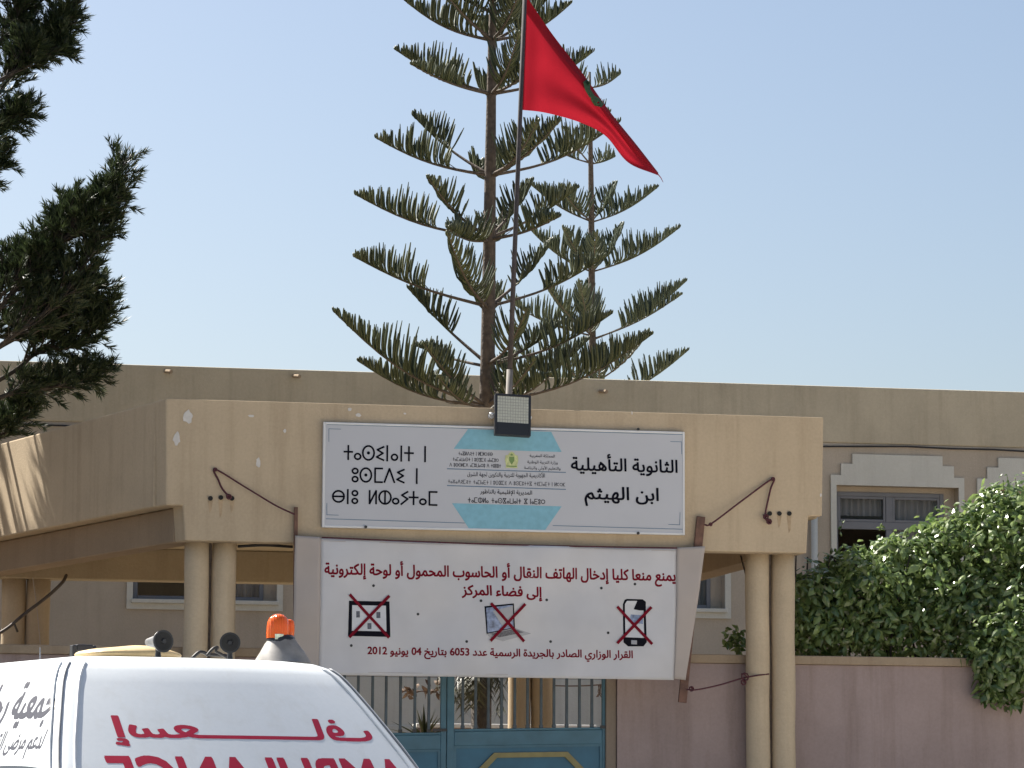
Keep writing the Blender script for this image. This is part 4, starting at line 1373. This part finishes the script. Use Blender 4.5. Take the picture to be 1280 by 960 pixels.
pine_limb(pl(4.8, (-330, 560, 0), (-150, 500, 0), (-20, 430, .3), (40, 400, .4), (60, 330, .5)), 13, 40, .55, .03, .4)
pine_limb(pl(4.7, (-330, 540, 0), (-60, 440, 0), (15, 365, 0), (62, 310, .1), (84, 272, .1)), 14, 40, .55, .03, .4)
pine_limb(pl(5.2, (-250, 600, 0), (-10, 480, 0), (48, 440, 0), (98, 424, .1), (124, 398, .1)), 15, 36, .5, .03, .35)
pine_limb(pl(4.6, (-250, 200, 0), (-20, 110, 0), (35, 75, 0), (66, 66, .1)), 16, 34, .45, .03, .4)
pine_limb(pl(4.9, (-250, 470, 0), (-40, 400, 0), (10, 345, 0), (30, 330, .1)), 17, 30, .5, .03, .4)
# the rest of the crown, outside the view: it shades the flank of the canopy
for k in range(58):
    t_, s_ = -0.9 + 3.7 * prng.random() ** 1.35, prng.uniform(4.2, 8.5)
    c = Vector((-3.1 - .31 * t_ - .41 * s_ - prng.uniform(0, .3), .95 * t_ + .53 * s_, prng.uniform(4.0, 5.2) + .743 * s_))
    b = Vector((-7.05, 4.8, c.z - prng.uniform(0.4, 1.2)))
    pine_limb([b, b.lerp(c, 0.5) + Vector((0, 0, -0.1)), c], 40 + k, 22, .7, .03, .3, coarse=True)
for k in range(110):
    c = Vector((prng.uniform(-12.0, -7.9), prng.uniform(-1.0, 9.5), prng.uniform(3.6, 11.0)))
    b = Vector((-7.1, 4.9, max(3.2, c.z - prng.uniform(0.2, 1.0))))
    pine_limb([b, b.lerp(c, 0.5) + Vector((0, 0, -0.15)), c], 140 + k, 22, 1.0, .04, .3, coarse=True)

# ---------------------------------------------------------------- leafy creeper on the right wall
iv = thing('creeper', 'dense glossy leafy creeper heaped over the boundary wall right of the columns', 'plant', (5.2, 1.2, 0))
irng = random.Random(21)
def leaf(mb, p, nrm, rng, L):
    nrm = nrm.normalized()
    t = nrm.cross(Vector((rng.gauss(0, 1), rng.gauss(0, 1), rng.gauss(0, 1)))).normalized()
    t = (t + Vector((0, 0, -0.5))).normalized()
    s = nrm.cross(t).normalized()
    nn = s.cross(t).normalized()
    wd = L * rng.uniform(0.42, 0.58)
    cup = nn * (L * 0.10)
    a = p
    m1, m2 = p + t * (L * 0.45) - cup, p + t * L + cup * 0.6
    e1, e2 = p + t * (L * 0.36) + s * wd * 0.5, p + t * (L * 0.36) - s * wd * 0.5
    g1, g2 = p + t * (L * 0.70) + s * wd * 0.34, p + t * (L * 0.70) - s * wd * 0.34
    mb.add([a, e1, g1, m2, g2, e2, m1], [(0, 1, 6), (1, 2, 6), (2, 3, 6), (0, 6, 5), (6, 4, 5), (6, 3, 4)])
lf = MB()
core = MB()
def blob(px, py, Y, rx, ry, rz, n):
    c = at(px, py, Y)
    for _ in range(n):
        d = Vector((irng.gauss(0, 1), irng.gauss(0, 1), irng.gauss(0, 1))).normalized()
        k = 1 - irng.gauss(0.03, 0.12)
        bump = 1 + 0.10 * math.sin(d.x * 9 + px) * math.cos(d.z * 8 + py) + 0.07 * math.sin(d.y * 13 + px)
        p = c + Vector((d.x * rx, d.y * ry, d.z * rz)) * (k * bump)
        if p.z < 2.9 and WY0 - 0.06 < p.y < WY1 + 0.06:
            continue
        nr = Vector((d.x / rx, d.y / ry, d.z / rz)).normalized()
        nr = (nr + Vector((irng.gauss(0, .6), irng.gauss(0, .6), irng.gauss(0, .6) + 0.5))).normalized()
        leaf(lf, p, nr, irng, irng.choice((0.075, 0.09, 0.105, 0.12, 0.14)) * irng.uniform(0.8, 1.1))
    for i in range(int(n / 9)):
        d = Vector((irng.gauss(0, 1), irng.gauss(0, 1), irng.gauss(0, 1))).normalized() * irng.uniform(0.3, 0.8)
        p = c + Vector((d.x * rx, d.y * ry, d.z * rz))
        if p.z < 2.95 and WY0 - 0.1 < p.y < WY1 + 0.1:
            continue
        leaf(lf, p, Vector((irng.gauss(0, 1), -1, irng.gauss(0, 1))), irng, 0.15)
for b in ((1015, 752, 1.2, .36, .5, .34, 620), (1075, 738, 1.2, .44, .55, .40, 760), (1140, 722, 1.25, .46, .6, .42, 820), (1208, 694, 1.3, .50, .65, .46, 950),
          (1270, 672, 1.2, .48, .65, .52, 950), (1330, 680, 1.1, .5, .65, .6, 600), (1010, 790, 1.05, .34, .40, .26, 500), (1075, 784, 1.05, .42, .42, .32, 600),
          (1145, 778, 1.05, .46, .42, .36, 620), (1210, 768, .95, .46, .5, .44, 760), (1275, 765, .80, .48, .6, .5, 850), (1340, 780, .8, .5, .6, .5, 400),
          (1226, 815, .42, .16, .20, .20, 240), (1250, 815, .30, .24, .24, .34, 480), (1290, 815, .26, .34, .26, .40, 620), (1345, 820, .26, .40, .26, .45, 400),
          (1250, 642, 1.2, .26, .35, .24, 300), (1186, 672, 1.2, .26, .4, .2, 240), (1055, 706, 1.2, .20, .4, .14, 150), (1112, 690, 1.2, .20, .3, .14, 160), (1160, 684, 1.2, .18, .3, .12, 120),
          (1232, 850, .34, .07, .08, .16, 90), (1238, 868, .32, .06, .06, .10, 40), (1262, 872, .32, .09, .06, .10, 50)):
    blob(*b)
lf.build('foliage', M['ivy'], iv)
st = MB()
for k in range(26):
    x = irng.uniform(2.75, 6.5)
    y = irng.uniform(0.85, 1.5)
    st.tube(spline([(x, y, 0), (x + irng.uniform(-.2, .2), y, 1.5), (x + irng.uniform(-.4, .4), y + irng.uniform(-.2, .2), 3.0), (x + irng.uniform(-.5, .5), y, 3.9)], 4), [0.02 - 0.001 * i for i in range(13)], 5)
st.build('stem', M['barkp'], iv, smooth=True)
# a few sprigs above the outline
sg2 = MB(); sl2 = MB()
for px, py, h_ in ((1256, 612, .20), (1262, 600, .16), (1049, 655, .12), (1243, 618, .14), (1272, 610, .2), (1100, 650, .08), (1190, 648, .1)):
    p = at(px, py + 14, 1.1)
    e = p + Vector((irng.uniform(-.05, .05), 0, h_))
    sg2.tube([p, e], 0.003, 4)
    for i in range(6):
        leaf(sl2, p.lerp(e, 0.3 + 0.14 * i), Vector((irng.gauss(0, 1), irng.gauss(0, 1), .6)), irng, 0.05)
sg2.build('sprig', M['barkp'], iv)
sl2.build('sprig_foliage', M['ivy'], iv)
sm = thing('creeper_shoot', 'small leafy shoot peeping over the wall coping left of the right columns', 'plant', at(921, 825, 0.9))
q = MB()
for i in range(70):
    p = at(920 + irng.gauss(0, 6.5), 801 + irng.gauss(0, 8), 0.9 + irng.gauss(0, .06))
    if p.z > 2.93:
        leaf(q, p, Vector((irng.gauss(0, .6), -1, irng.gauss(0, .6) + .4)), irng, irng.uniform(.06, .1))
q.build('foliage', M['ivy'], sm)
MB().tube([(at(921, 825, .9).x, .9, 0), at(921, 800, .9)], 0.008, 5).build('stem', M['barkp'], sm)

# ---------------------------------------------------------------- things seen through the gate
pw = at(600, 905, 8.2).z
wl = thing('planter_wall', 'low white topped wall in the courtyard glimpsed between the gate bars', 'wall', (1.5, 8.2, 0))
MB().box(0.55, 2.6, 8.2, 8.4, 0, pw - 0.05).build('wall_face', M['mauve'], wl)
MB().box(0.50, 2.6, 8.15, 8.45, pw - 0.047, pw).build('coping', plain('white_coping', (0.7, 0.69, 0.66), 0.7), wl, bevel=0.01)
yu = thing('yucca', 'spiky pale green yucca standing behind the bars of the half hidden gate leaf', 'plant', at(531, 960, 3.0))
yb = at(531, 925, 3.0)
MB().tube([Vector((yb.x, 3.0, 0)), yb], [0.06, 0.05], 8).build('stem', M['barkp'], yu, smooth=True)
q = MB()
yr = random.Random(4)
for i in range(46):
    az, el = yr.uniform(0, 2 * math.pi), R(yr.uniform(15, 85))
    d = Vector((math.cos(az) * math.cos(el), math.sin(az) * math.cos(el), math.sin(el)))
    L = yr.uniform(.22, .40)
    s = d.cross(Vector((0, 0, 1)))
    s = (s.normalized() if s.length > .01 else Vector((1, 0, 0))) * 0.014
    mid = yb + d * L * .5
    q.add([yb - s * .6, yb + s * .6, mid + s, yb + d * L - Vector((0, 0, .03)), mid - s], [(0, 1, 2, 3, 4)])
q.build('leaf_rosette', M['yucca'], yu)
pf = thing('palm_clump', 'dark drooping fronds hanging beside the trunk behind the gate bars', 'plant', (at(590, 880, 6.2).x, 6.2, 0))
pc = at(596, 842, 6.2)
MB().tube([Vector((pc.x + .1, 6.2, 0)), pc + Vector((0.02, 0, 0))], [0.10, 0.09], 10).build('trunk', M['barkp'], pf, smooth=True)
q = MB()
for i in range(34):
    az = yr.uniform(0, 2 * math.pi)
    L = yr.uniform(.35, .7)
    a0 = R(yr.uniform(0, 60))
    c = [pc.copy()]
    for s in range(7):
        el = a0 - s * R(22)
        c.append(c[-1] + Vector((math.cos(az) * math.cos(el), math.sin(az) * math.cos(el), math.sin(el))) * L / 7)
    q.tube(c, .006, 3, cap=False)
    for s in range(2, 8):
        for sgn in (-1, 1):
            for z in range(2):
                d = Vector((-math.sin(az) * sgn, math.cos(az) * sgn, -.9 - .3 * z)).normalized()
                e = c[s] + d * yr.uniform(.10, .2)
                w_ = (c[s] - c[s - 1]).normalized() * .011
                q.add([c[s] - w_, c[s] + w_, e], [(0, 1, 2)])
q.build('fronds', M['palm'], pf)
vn = MB()
v0 = []
for px, py in ((505, 858), (517, 865), (528, 864), (538, 866), (552, 858), (560, 852)):
    v0.append(at(px, py, 7.5))
vn.tube(spline(v0, 4), .006, 4)
for px, py in ((508, 868), (512, 872), (537, 868), (543, 866), (549, 863), (514, 866)):
    p = at(px, py - 6, 7.5)
    for i in range(4):
        leaf(vn, p + Vector((yr.gauss(0, .03), 0, yr.gauss(0, .03))), Vector((yr.gauss(0, 1), -1, yr.gauss(0, 1))), yr, .11)
tag(vn.build('dry_vine', M['dead']), 'dry brown vine hanging on a wire behind the half hidden gate leaf', 'vine')
vn = MB()
vn.tube(spline([at(690, 857, 7.6), at(712, 857.5, 7.6), at(735, 857, 7.6), at(760, 855, 7.6)], 5), .008, 5)
for i in range(5):
    p = at(748 + i * 1.3, 856, 7.6)
    vn.tube([p, p + Vector((yr.uniform(-.03, .03), 0, -.08)), p + Vector((yr.uniform(-.05, .05), 0, -.14))], .006, 4)
tag(vn.build('dry_vine', M['dead']), 'sagging wire with dry twigs seen through the gold moulded gate leaf', 'vine')
# cable hanging from the far left columns
lc = MB()
lc.tube(spline([at(-30, 806, 4.3), at(5, 788, 4.3), at(30, 768, 4.3), at(60, 745, 4.3), at(78, 728, 4.3), at(83, 719, 4.4)], 8), .017, 7)
lc.tube([at(17, 778, 4.3), at(22, 790, 4.28)], .012, 5)
tag(lc.build('hanging_cable', M['greycable'], smooth=True), 'thick weathered cable drooping across the far left pair of columns', 'cable')
tag(MB().tube(spline([at(41, 722, 4.35), at(46, 760, 4.35), at(51, 812, 4.35)], 5), .004, 4).build('thin_wire', M['sleeve']), 'thin pale wire hanging straight down the far left columns', 'wire')

# ---------------------------------------------------------------- ambulance
PHI = R(30)
Xl = Vector((math.cos(YAW), -math.sin(YAW), 0)) * math.cos(PHI) + Vector((math.sin(YAW), math.cos(YAW), 0)) * math.sin(PHI)
Yl = Vector((math.cos(YAW), -math.sin(YAW), 0)) * -math.sin(PHI) + Vector((math.sin(YAW), math.cos(YAW), 0)) * math.cos(PHI)
Zl = Vector((0, 0, 1))
LV = [(0.32, .93, .10, .02), (0.55, .985, .02, 0), (0.95, .99, .0, 0), (1.12, .99, .08, 0), (1.25, 1.02, .24, 0), (1.5, 1.075, .47, 0), (1.68, 1.06, .635, 0),
      (1.78, 1.025, .73, 0), (1.9, .978, .845, .0), (2.05, .915, .99, .03), (2.18, .855, 1.12, .05), (2.245, .815, 1.185, .08), (2.285, .775, 1.24, .12), (2.31, .72, 1.31, .2), (2.325, .62, 1.42, .35), (2.335, .40, 1.7, .7)]
LEN = 5.1
ROOF = 2.30
d = ray(264, 827.5)
target = CAM + d * ((ROOF - CAM.z) / d.z)
VO = target - Yl * 1.27 - Zl * ROOF
VO = Vector((VO.x, VO.y, 0.0))
def v2w(x, y, z):
    return VO + Xl * x + Yl * y + Zl * z
def w2v(p):
    q = p - VO
    return q.dot(Xl), q.dot(Yl), q.z
amb = thing('ambulance', 'white high roofed ambulance van with red mirrored lettering parked in the foreground', 'ambulance', v2w(0, 2.5, 0))
def ring(z, w_, yf, rin):
    r_ = 0.13
    bow = 0.13
    yr_ = LEN - rin
    pts = []
    for i in range(9):
        x = (w_ - r_) * i / 8
        pts.append((x, yf + bow * (x / w_) ** 2))
    xe, ye = pts[-1]
    for i in range(1, 8):
        t = math.pi / 2 * i / 8
        pts.append((xe + r_ * math.sin(t), ye + r_ * (1 - math.cos(t)) + 0.02 * math.sin(t)))
    y0 = ye + r_ + 0.02
    for i in range(1, 15):
        pts.append((w_, y0 + (yr_ - r_ - y0) * i / 14))
    for i in range(1, 7):
        t = math.pi / 2 * i / 6
        pts.append((w_ - r_ + r_ * math.cos(t), yr_ - r_ + r_ * math.sin(t)))
    for i in range(1, 6):
        pts.append(((w_ - r_) * (1 - i / 5), yr_))
    left = [(-x, y) for x, y in pts[1:-1]][::-1]
    return [(x, y, z) for x, y in pts + left]
bv, bf = [], []
rings = [ring(*l) for l in LV]
N = len(rings[0])
for rg in rings:
    bv += [v2w(*p) for p in rg]
for i in range(len(rings) - 1):
    for k in range(N):
        k2 = (k + 1) % N
        bf.append((i * N + k, i * N + k2, (i + 1) * N + k2, (i + 1) * N + k))
bf.append(tuple(range((len(rings) - 1) * N, len(rings) * N)))
bf.append(tuple(range(N))[::-1])
MB().add(bv, bf).build('body', M['vanwhite'], amb, smooth=True)
van = BVHTree.FromPolygons(bv, bf)
def hit_px(px, py):
    h = van.ray_cast(CAM, ray(px, py).normalized())
    return w2v(h[0]) if h[0] else None
def front(x, z, lv):
    h = van.ray_cast(v2w(x, -3, z), Yl)
    if not h[0]:
        return v2w(x, 0, z)
    return h[0] + h[1] * (lv if h[1].dot(Yl) < 0 else -lv)
def flank(y, z, lv):
    h = van.ray_cast(v2w(-3, y, z), Xl)
    if not h[0]:
        return v2w(-1, y, z)
    return h[0] + h[1] * (lv if h[1].dot(Xl) < 0 else -lv)
def wrap(vs, fs, fn, name, mt, maxlen=0.04, parent=None):
    bm = bmesh.new()
    vv = [bm.verts.new(p) for p in vs]
    for f in fs:
        try:
            bm.faces.new([vv[i] for i in f])
        except ValueError:
            pass
    for _ in range(4):
        lg = [e for e in bm.edges if e.calc_length() > maxlen]
        if not lg:
            break
        bmesh.ops.subdivide_edges(bm, edges=lg, cuts=1)
        bmesh.ops.triangulate(bm, faces=bm.faces)
    bm.verts.index_update()
    q = MB().add([fn(v.co) for v in bm.verts], [tuple(v.index for v in f.verts) for f in bm.faces])
    bm.free()
    return q.build(name, mt, parent or amb)
def van_text(body, u0, u1, base, stretch, bold, side, mt, mirror=False, lv=0.004, outline=0.0, shear=0.0, name='lettering'):
    vs, fs = glyphs(body, bold + outline, 1.0, 0.010)
    x0 = min(v[0] for v in vs) + outline; x1 = max(v[0] for v in vs) - outline
    s = abs(u1 - u0) / (x1 - x0)
    pv = []
    for x, y, k in vs:
        t = (x - x0) / (x1 - x0)
        if mirror:
            t = 1 - t
        u = u0 + (u1 - u0) * t + shear * y * s
        pv.append((u, k, base + y * s * stretch))
    fn = (lambda c: flank(c.x, c.z, lv + 0.00005 * c.y)) if side else (lambda c: front(c.x, c.z, lv + 0.00005 * c.y))
    # keep the island layer in y scaled small while cutting long edges
    pv2 = [(u, k * 1e-3, z) for u, k, z in pv]
    fn2 = lambda c: fn(Vector((c.x, c.y * 1e3, c.z)))
    return wrap(pv2, fs, fn2, name, mt)
xa, xb = hit_px(140, 918)[0], hit_px(464, 918)[0]
zb_ = hit_px(300, 923)[2]
van_text(shape('إسعــــــــاف'), xa, xb, zb_, 0.50, 0.026, False, M['vanred'], True, .001)
xa, xb = hit_px(133, 956)[0], hit_px(506, 956)[0]
zt_ = hit_px(305, 942)[2]
van_text('AMBULANCE', xa, xb, zt_ - 0.21, 0.95, 0.03, False, M['vanred'], True, .001)
ya, yb_ = hit_px(-36, 898)[1], hit_px(62, 896)[1]
van_text(shape('جمعية رحاب'), ya, yb_, hit_px(30, 897)[2], 1.15, 0.03, True, M['vangrey'], False, 0.001)
ya, yb_ = hit_px(-50, 938)[1], hit_px(50, 938)[1]
van_text(shape('لدعم مرضى القصور الكلوي'), ya, yb_, hit_px(30, 936)[2], 1.2, 0.018, True, M['vangrey'], False, 0.001)
# windows
def grid_patch(u0, u1, z0, z1, fn, name, mt, nu=14, nz=8, rnd_=0.0, parent=None):
    vs, fs = [], []
    for j in range(nz + 1):
        for i in range(nu + 1):
            a = i / nu * 2 - 1
            b = j / nz * 2 - 1
            k = 1 - rnd_ * (a * a * b * b)
            vs.append(fn((u0 + u1) / 2 + a * k * (u1 - u0) / 2, (z0 + z1) / 2 + b * k * (z1 - z0) / 2))
    for j in range(nz):
        for i in range(nu):
            q = j * (nu + 1) + i
            fs.append((q, q + 1, q + nu + 2, q + nu + 1))
    return MB().add(vs, fs).build(name, mt, parent or amb, smooth=True)
ws = grid_patch(-.80, .80, 1.17, 1.47, lambda u, z: front(u, z, .006), 'windscreen', M['darkglass'], rnd_=.04)
MB().tube([front(-.5, 1.19, .03), front(.1, 1.33, .03)], .01, 6).build('wiper', M['black'], ws)
zwin = hit_px(20, 957.5)[2]
y_e = hit_px(54, 957)[1]
for s in (-1, 1):
    fk = (lambda u, z: flank(u, z, .006)) if s < 0 else (lambda u, z: (lambda h: h[0] + h[1] * (.006 if h[1].dot(Xl) > 0 else -.006) if h[0] else v2w(1, u, z))(van.ray_cast(v2w(3, u, z), -Xl)))
    dr = grid_patch(y_e, y_e + .95, 1.2, zwin, fk, 'side_window', M['darkglass'], rnd_=.05)
    wv = MB()
    wv.tube([v2w(s * .78, 1.0, .34), v2w(s * .96, 1.0, .34)], .34, 28)
    wv.build('wheel', M['tyre'], amb, smooth=False, bevel=.03)
    wv = MB().tube([v2w(s * .95, 1.0, .34), v2w(s * .97, 1.0, .34)], .20, 20).build('hub_cap', M['chrome'], amb)
    wv = MB().tube([v2w(s * .78, 4.1, .34), v2w(s * .96, 4.1, .34)], .34, 28).build('wheel', M['tyre'], amb, bevel=.03)
    wv = MB().tube([v2w(s * .95, 4.1, .34), v2w(s * .97, 4.1, .34)], .20, 20).build('hub_cap', M['chrome'], amb)
    grid_patch(s * .62 - .16, s * .62 + .16, .78, .95, lambda u, z: front(u, z, .012), 'headlight', M['led'], rnd_=.1)
    hb = v2w(s * 1.16, .72, 1.3)
    mr = MB().box(-.07, .07, -.05, .05, -.13, .13, lambda p: hb + Xl * p.x + Yl * p.y + Zl * p.z).build('wing_mirror', M['black'], amb, bevel=.03)
    MB().tube([hb - Zl * .05, v2w(s * .95, .62, 1.2)], .018, 8).build('mirror_arm', M['black'], mr)
grid_patch(-.42, .42, .68, .86, lambda u, z: front(u, z, .010), 'grille', M['black'])
grid_patch(-.93, .93, .34, .56, lambda u, z: front(u, z, .03), 'bumper', M['rubber'])
# gutter between the front cap and the flank, both sides
for s in (-1, 1):
    for k, (idx, rr, mt) in enumerate(((9, .006, 'vanwhite'), (12, .006, 'rubber'), (14, .007, 'vanwhite'))):
        pts = []
        for i in (3, 5, 7, 9, 10, 11, 12):
            q = rings[i][idx]
            x, y, z = q
            pts.append(v2w(s * (x + .004), y - .004, z))
        MB().tube(spline(pts, 3), rr, 7).build('gutter', M[mt], amb, smooth=True)
def vplane(px, py, yl):
    d = ray(px, py)
    k = ((v2w(0, yl, 0) - CAM).dot(Yl)) / d.dot(Yl)
    return CAM + d * k
# things fixed on the roof
def horn(px, py, yl, face, r_):
    c = vplane(px, py, yl)
    f = face.normalized()
    h = amb
    bell = [(-.16, .022), (-.11, .03), (-.07, .036), (-.035, .046), (-.010, .060), (0.0, .062)]
    q = MB()
    q.tube([c + f * a for a, _ in bell], [b * r_ / .062 for _, b in bell], 24)
    o = q.build('siren_horn', M['chrome'], amb, smooth=True)
    k = r_ / .062
    q = MB()
    q.tube([c + f * .0005, c + f * .008], [.062 * k, .064 * k], 24)
    q.build('rim', M['black'], o, smooth=False)
    q = MB().tube([c + f * .0085, c + f * .0105], [.052 * k, .052 * k], 24).build('bell_mouth', M['hole'], o)
    MB().tube([c + f * .011, c + f * .02], [.016 * k, .012 * k], 16).build('driver', M['black'], o)
    q = MB()
    q.tube([c - f * .05, Vector((c.x, c.y, 2.36)) - f * .05, Vector((c.x, c.y, 2.31)) - f * .05], [.014, .014, .022], 8)
    q.build('mounting_foot', M['black'], o)
toward = (CAM - vplane(250, 800, 1.6)); toward.z = 0
horn(203.5, 801.5, 1.62, toward.normalized() * 0.9 + Xl * 0.45 - Yl * .1, .058)
horn(287.5, 803.5, 1.62, toward.normalized() + Xl * -0.02, .054)
# rotating beacon
bc = vplane(351, 795, 1.72)
def lathe(mb, c, prof, n=24, sx=1.0, wob=0.0, seed=0):
    b = len(mb.v)
    for i, (r_, z) in enumerate(prof):
        for k in range(n):
            t = 2 * math.pi * k / n
            rr = r_ * (1 + wob * math.sin(3 * t + seed + i) * (i < len(prof) - 2) + wob * .5 * math.sin(7 * t + i * 2))
            mb.v.append(c + Xl * (rr * math.cos(t) * sx) + Yl * (rr * math.sin(t)) + Zl * z)
    for i in range(len(prof) - 1):
        for k in range(n):
            k2 = (k + 1) % n
            mb.f.append((b + i * n + k, b + i * n + k2, b + (i + 1) * n + k2, b + (i + 1) * n + k))
    mb.f.append(tuple(b + (len(prof) - 1) * n + k for k in range(n)))
    return mb
s_ = 1 / 245.0
prof = [(15.5, -2), (15.6, 6), (15.2, 14), (14.2, 20), (11.5, 25.5), (7, 29), (2.5, 30.3)]
bea = lathe(MB(), vplane(347.5, 796, 1.72), [(a * s_, b * s_) for a, b in prof], 32).build('beacon', M['orange'], amb, smooth=True)
prof = [(6.5, -2), (7.5, 8), (7.5, 16), (6.5, 21), (3, 23)]
lathe(MB(), vplane(361, 796, 1.74), [(a * s_, b * s_) for a, b in prof], 20).build('reflector', M['orange'], bea, smooth=True)
st_ = vplane(342.5, 795.5, 1.650)
q = MB()
for k in range(5):
    a = -.55 + k * .18
    for zz in (-4 * s_, 3 * s_):
        q.v.append(vplane(347.5, 796, 1.72) + Xl * (.066 * math.sin(a - .15)) - Yl * (.0655 * math.cos(a - .15)) + Zl * zz)
q.f = [(2 * i, 2 * i + 2, 2 * i + 3, 2 * i + 1) for i in range(4)]
q.build('sticker', plain('pale_sticker', (.62, .68, .5), .5, var=.3, scale=60), bea)
prof = [(38, -34), (33, -26), (28, -18), (22, -10), (18.5, -4), (16.5, 0)]
lathe(MB(), vplane(352.5, 796, 1.72), [(a * s_, b * s_) for a, b in prof], 40, wob=.05, seed=2).build('rubber_skirt', plain('grey_skirt', (.25, .235, .22), .6, var=.4, scale=9), bea, smooth=True)
prof = [(19, -8), (18.6, -2), (15.5, 2)]
lathe(MB(), vplane(351.5, 796, 1.72), [(a * s_, b * s_) for a, b in prof], 24).build('collar', M['black'], bea, smooth=True)
# yellowed roof vent and the black hatch behind it
va, vb = vplane(98, 818, 2.3), vplane(222, 818, 2.3)
vc = (va + vb) / 2
L_ = (vb - va).length / 2
q = MB()
nx, nr = 18, 12
for i in range(nx + 1):
    u = -1 + 2 * i / nx
    k = (1 - abs(u) ** 3.2) ** .5 * (1.0 + .05 * math.sin(u * 6))
    hgt = (.044 + .010 * math.sin(u * 3.0 + 1)) * max(.05, k)
    for j in range(nr):
        t = 2 * math.pi * j / nr
        p = vc + Xl * (u * L_) + Yl * (.24 * max(.05, k) * math.cos(t)) + Zl * (hgt * math.sin(t) * (1 if math.sin(t) > 0 else .9) - .005)
        q.v.append(p)
for i in range(nx):
    for j in range(nr):
        j2 = (j + 1) % nr
        q.f.append((i * nr + j, i * nr + j2, (i + 1) * nr + j2, (i + 1) * nr + j))
q.f.append(tuple(range(nr))[::-1]); q.f.append(tuple(nx * nr + j for j in range(nr)))
ven = q.build('roof_vent', M['pad'], amb, smooth=True)
p0, p1 = vplane(91, 806, 2.9), vplane(121, 806, 2.9)
fr_ = MB()
tfv = lambda p: p0 + Xl * p.x + Yl * p.y + Zl * p.z
wv_ = (p1 - p0).dot(Xl)
fr_.box(0, .028, 0, .05, -.14, .0, tfv); fr_.box(wv_ - .02, wv_, 0, .05, -.14, 0, tfv); fr_.box(.028, wv_ - .02, 0, .05, -.03, .005, tfv)
hat = fr_.build('roof_hatch', M['black'], amb, bevel=.006)
MB().box(.028, wv_ - .02, .03, .04, -.14, -.03, tfv).build('hatch_pane', M['rubber'], hat)
q = MB()
q.add([vplane(104, 825, 2.0), vplane(112, 821.5, 2.0), vplane(126, 821, 2.0), vplane(134, 825, 2.0), vplane(134, 829, 2.0), vplane(104, 829, 2.0)], [(0, 1, 2, 3, 4, 5)])
pts = [(p + Yl * .05) for p in q.v]
q.add(pts, [(0, 1, 2, 3, 4, 5)])
for i in range(6):
    q.f.append((i, (i + 1) % 6, 6 + (i + 1) % 6, 6 + i))
q.build('vent_flap', M['black'], ven)
MB().tube([vplane(50, 809, 2.2), vplane(50, 834, 2.2)], [.003, .006], 6).build('aerial', M['rubber'], amb)
MB().tube(spline([vplane(258, 820, 1.8), vplane(266, 811, 1.8), vplane(272, 809, 1.8), vplane(270, 814, 1.8), vplane(277, 818, 1.8), vplane(286, 823, 1.8)], 6), .008, 6).build('horn_wire', M['cable'], amb, smooth=True)
MB().tube(spline([vplane(240, 823, 1.9), vplane(250, 815, 1.9), vplane(262, 818, 1.9), vplane(284, 820, 1.9), vplane(290, 826, 1.9)], 6), .010, 6).build('horn_wire', M['cable'], amb, smooth=True)
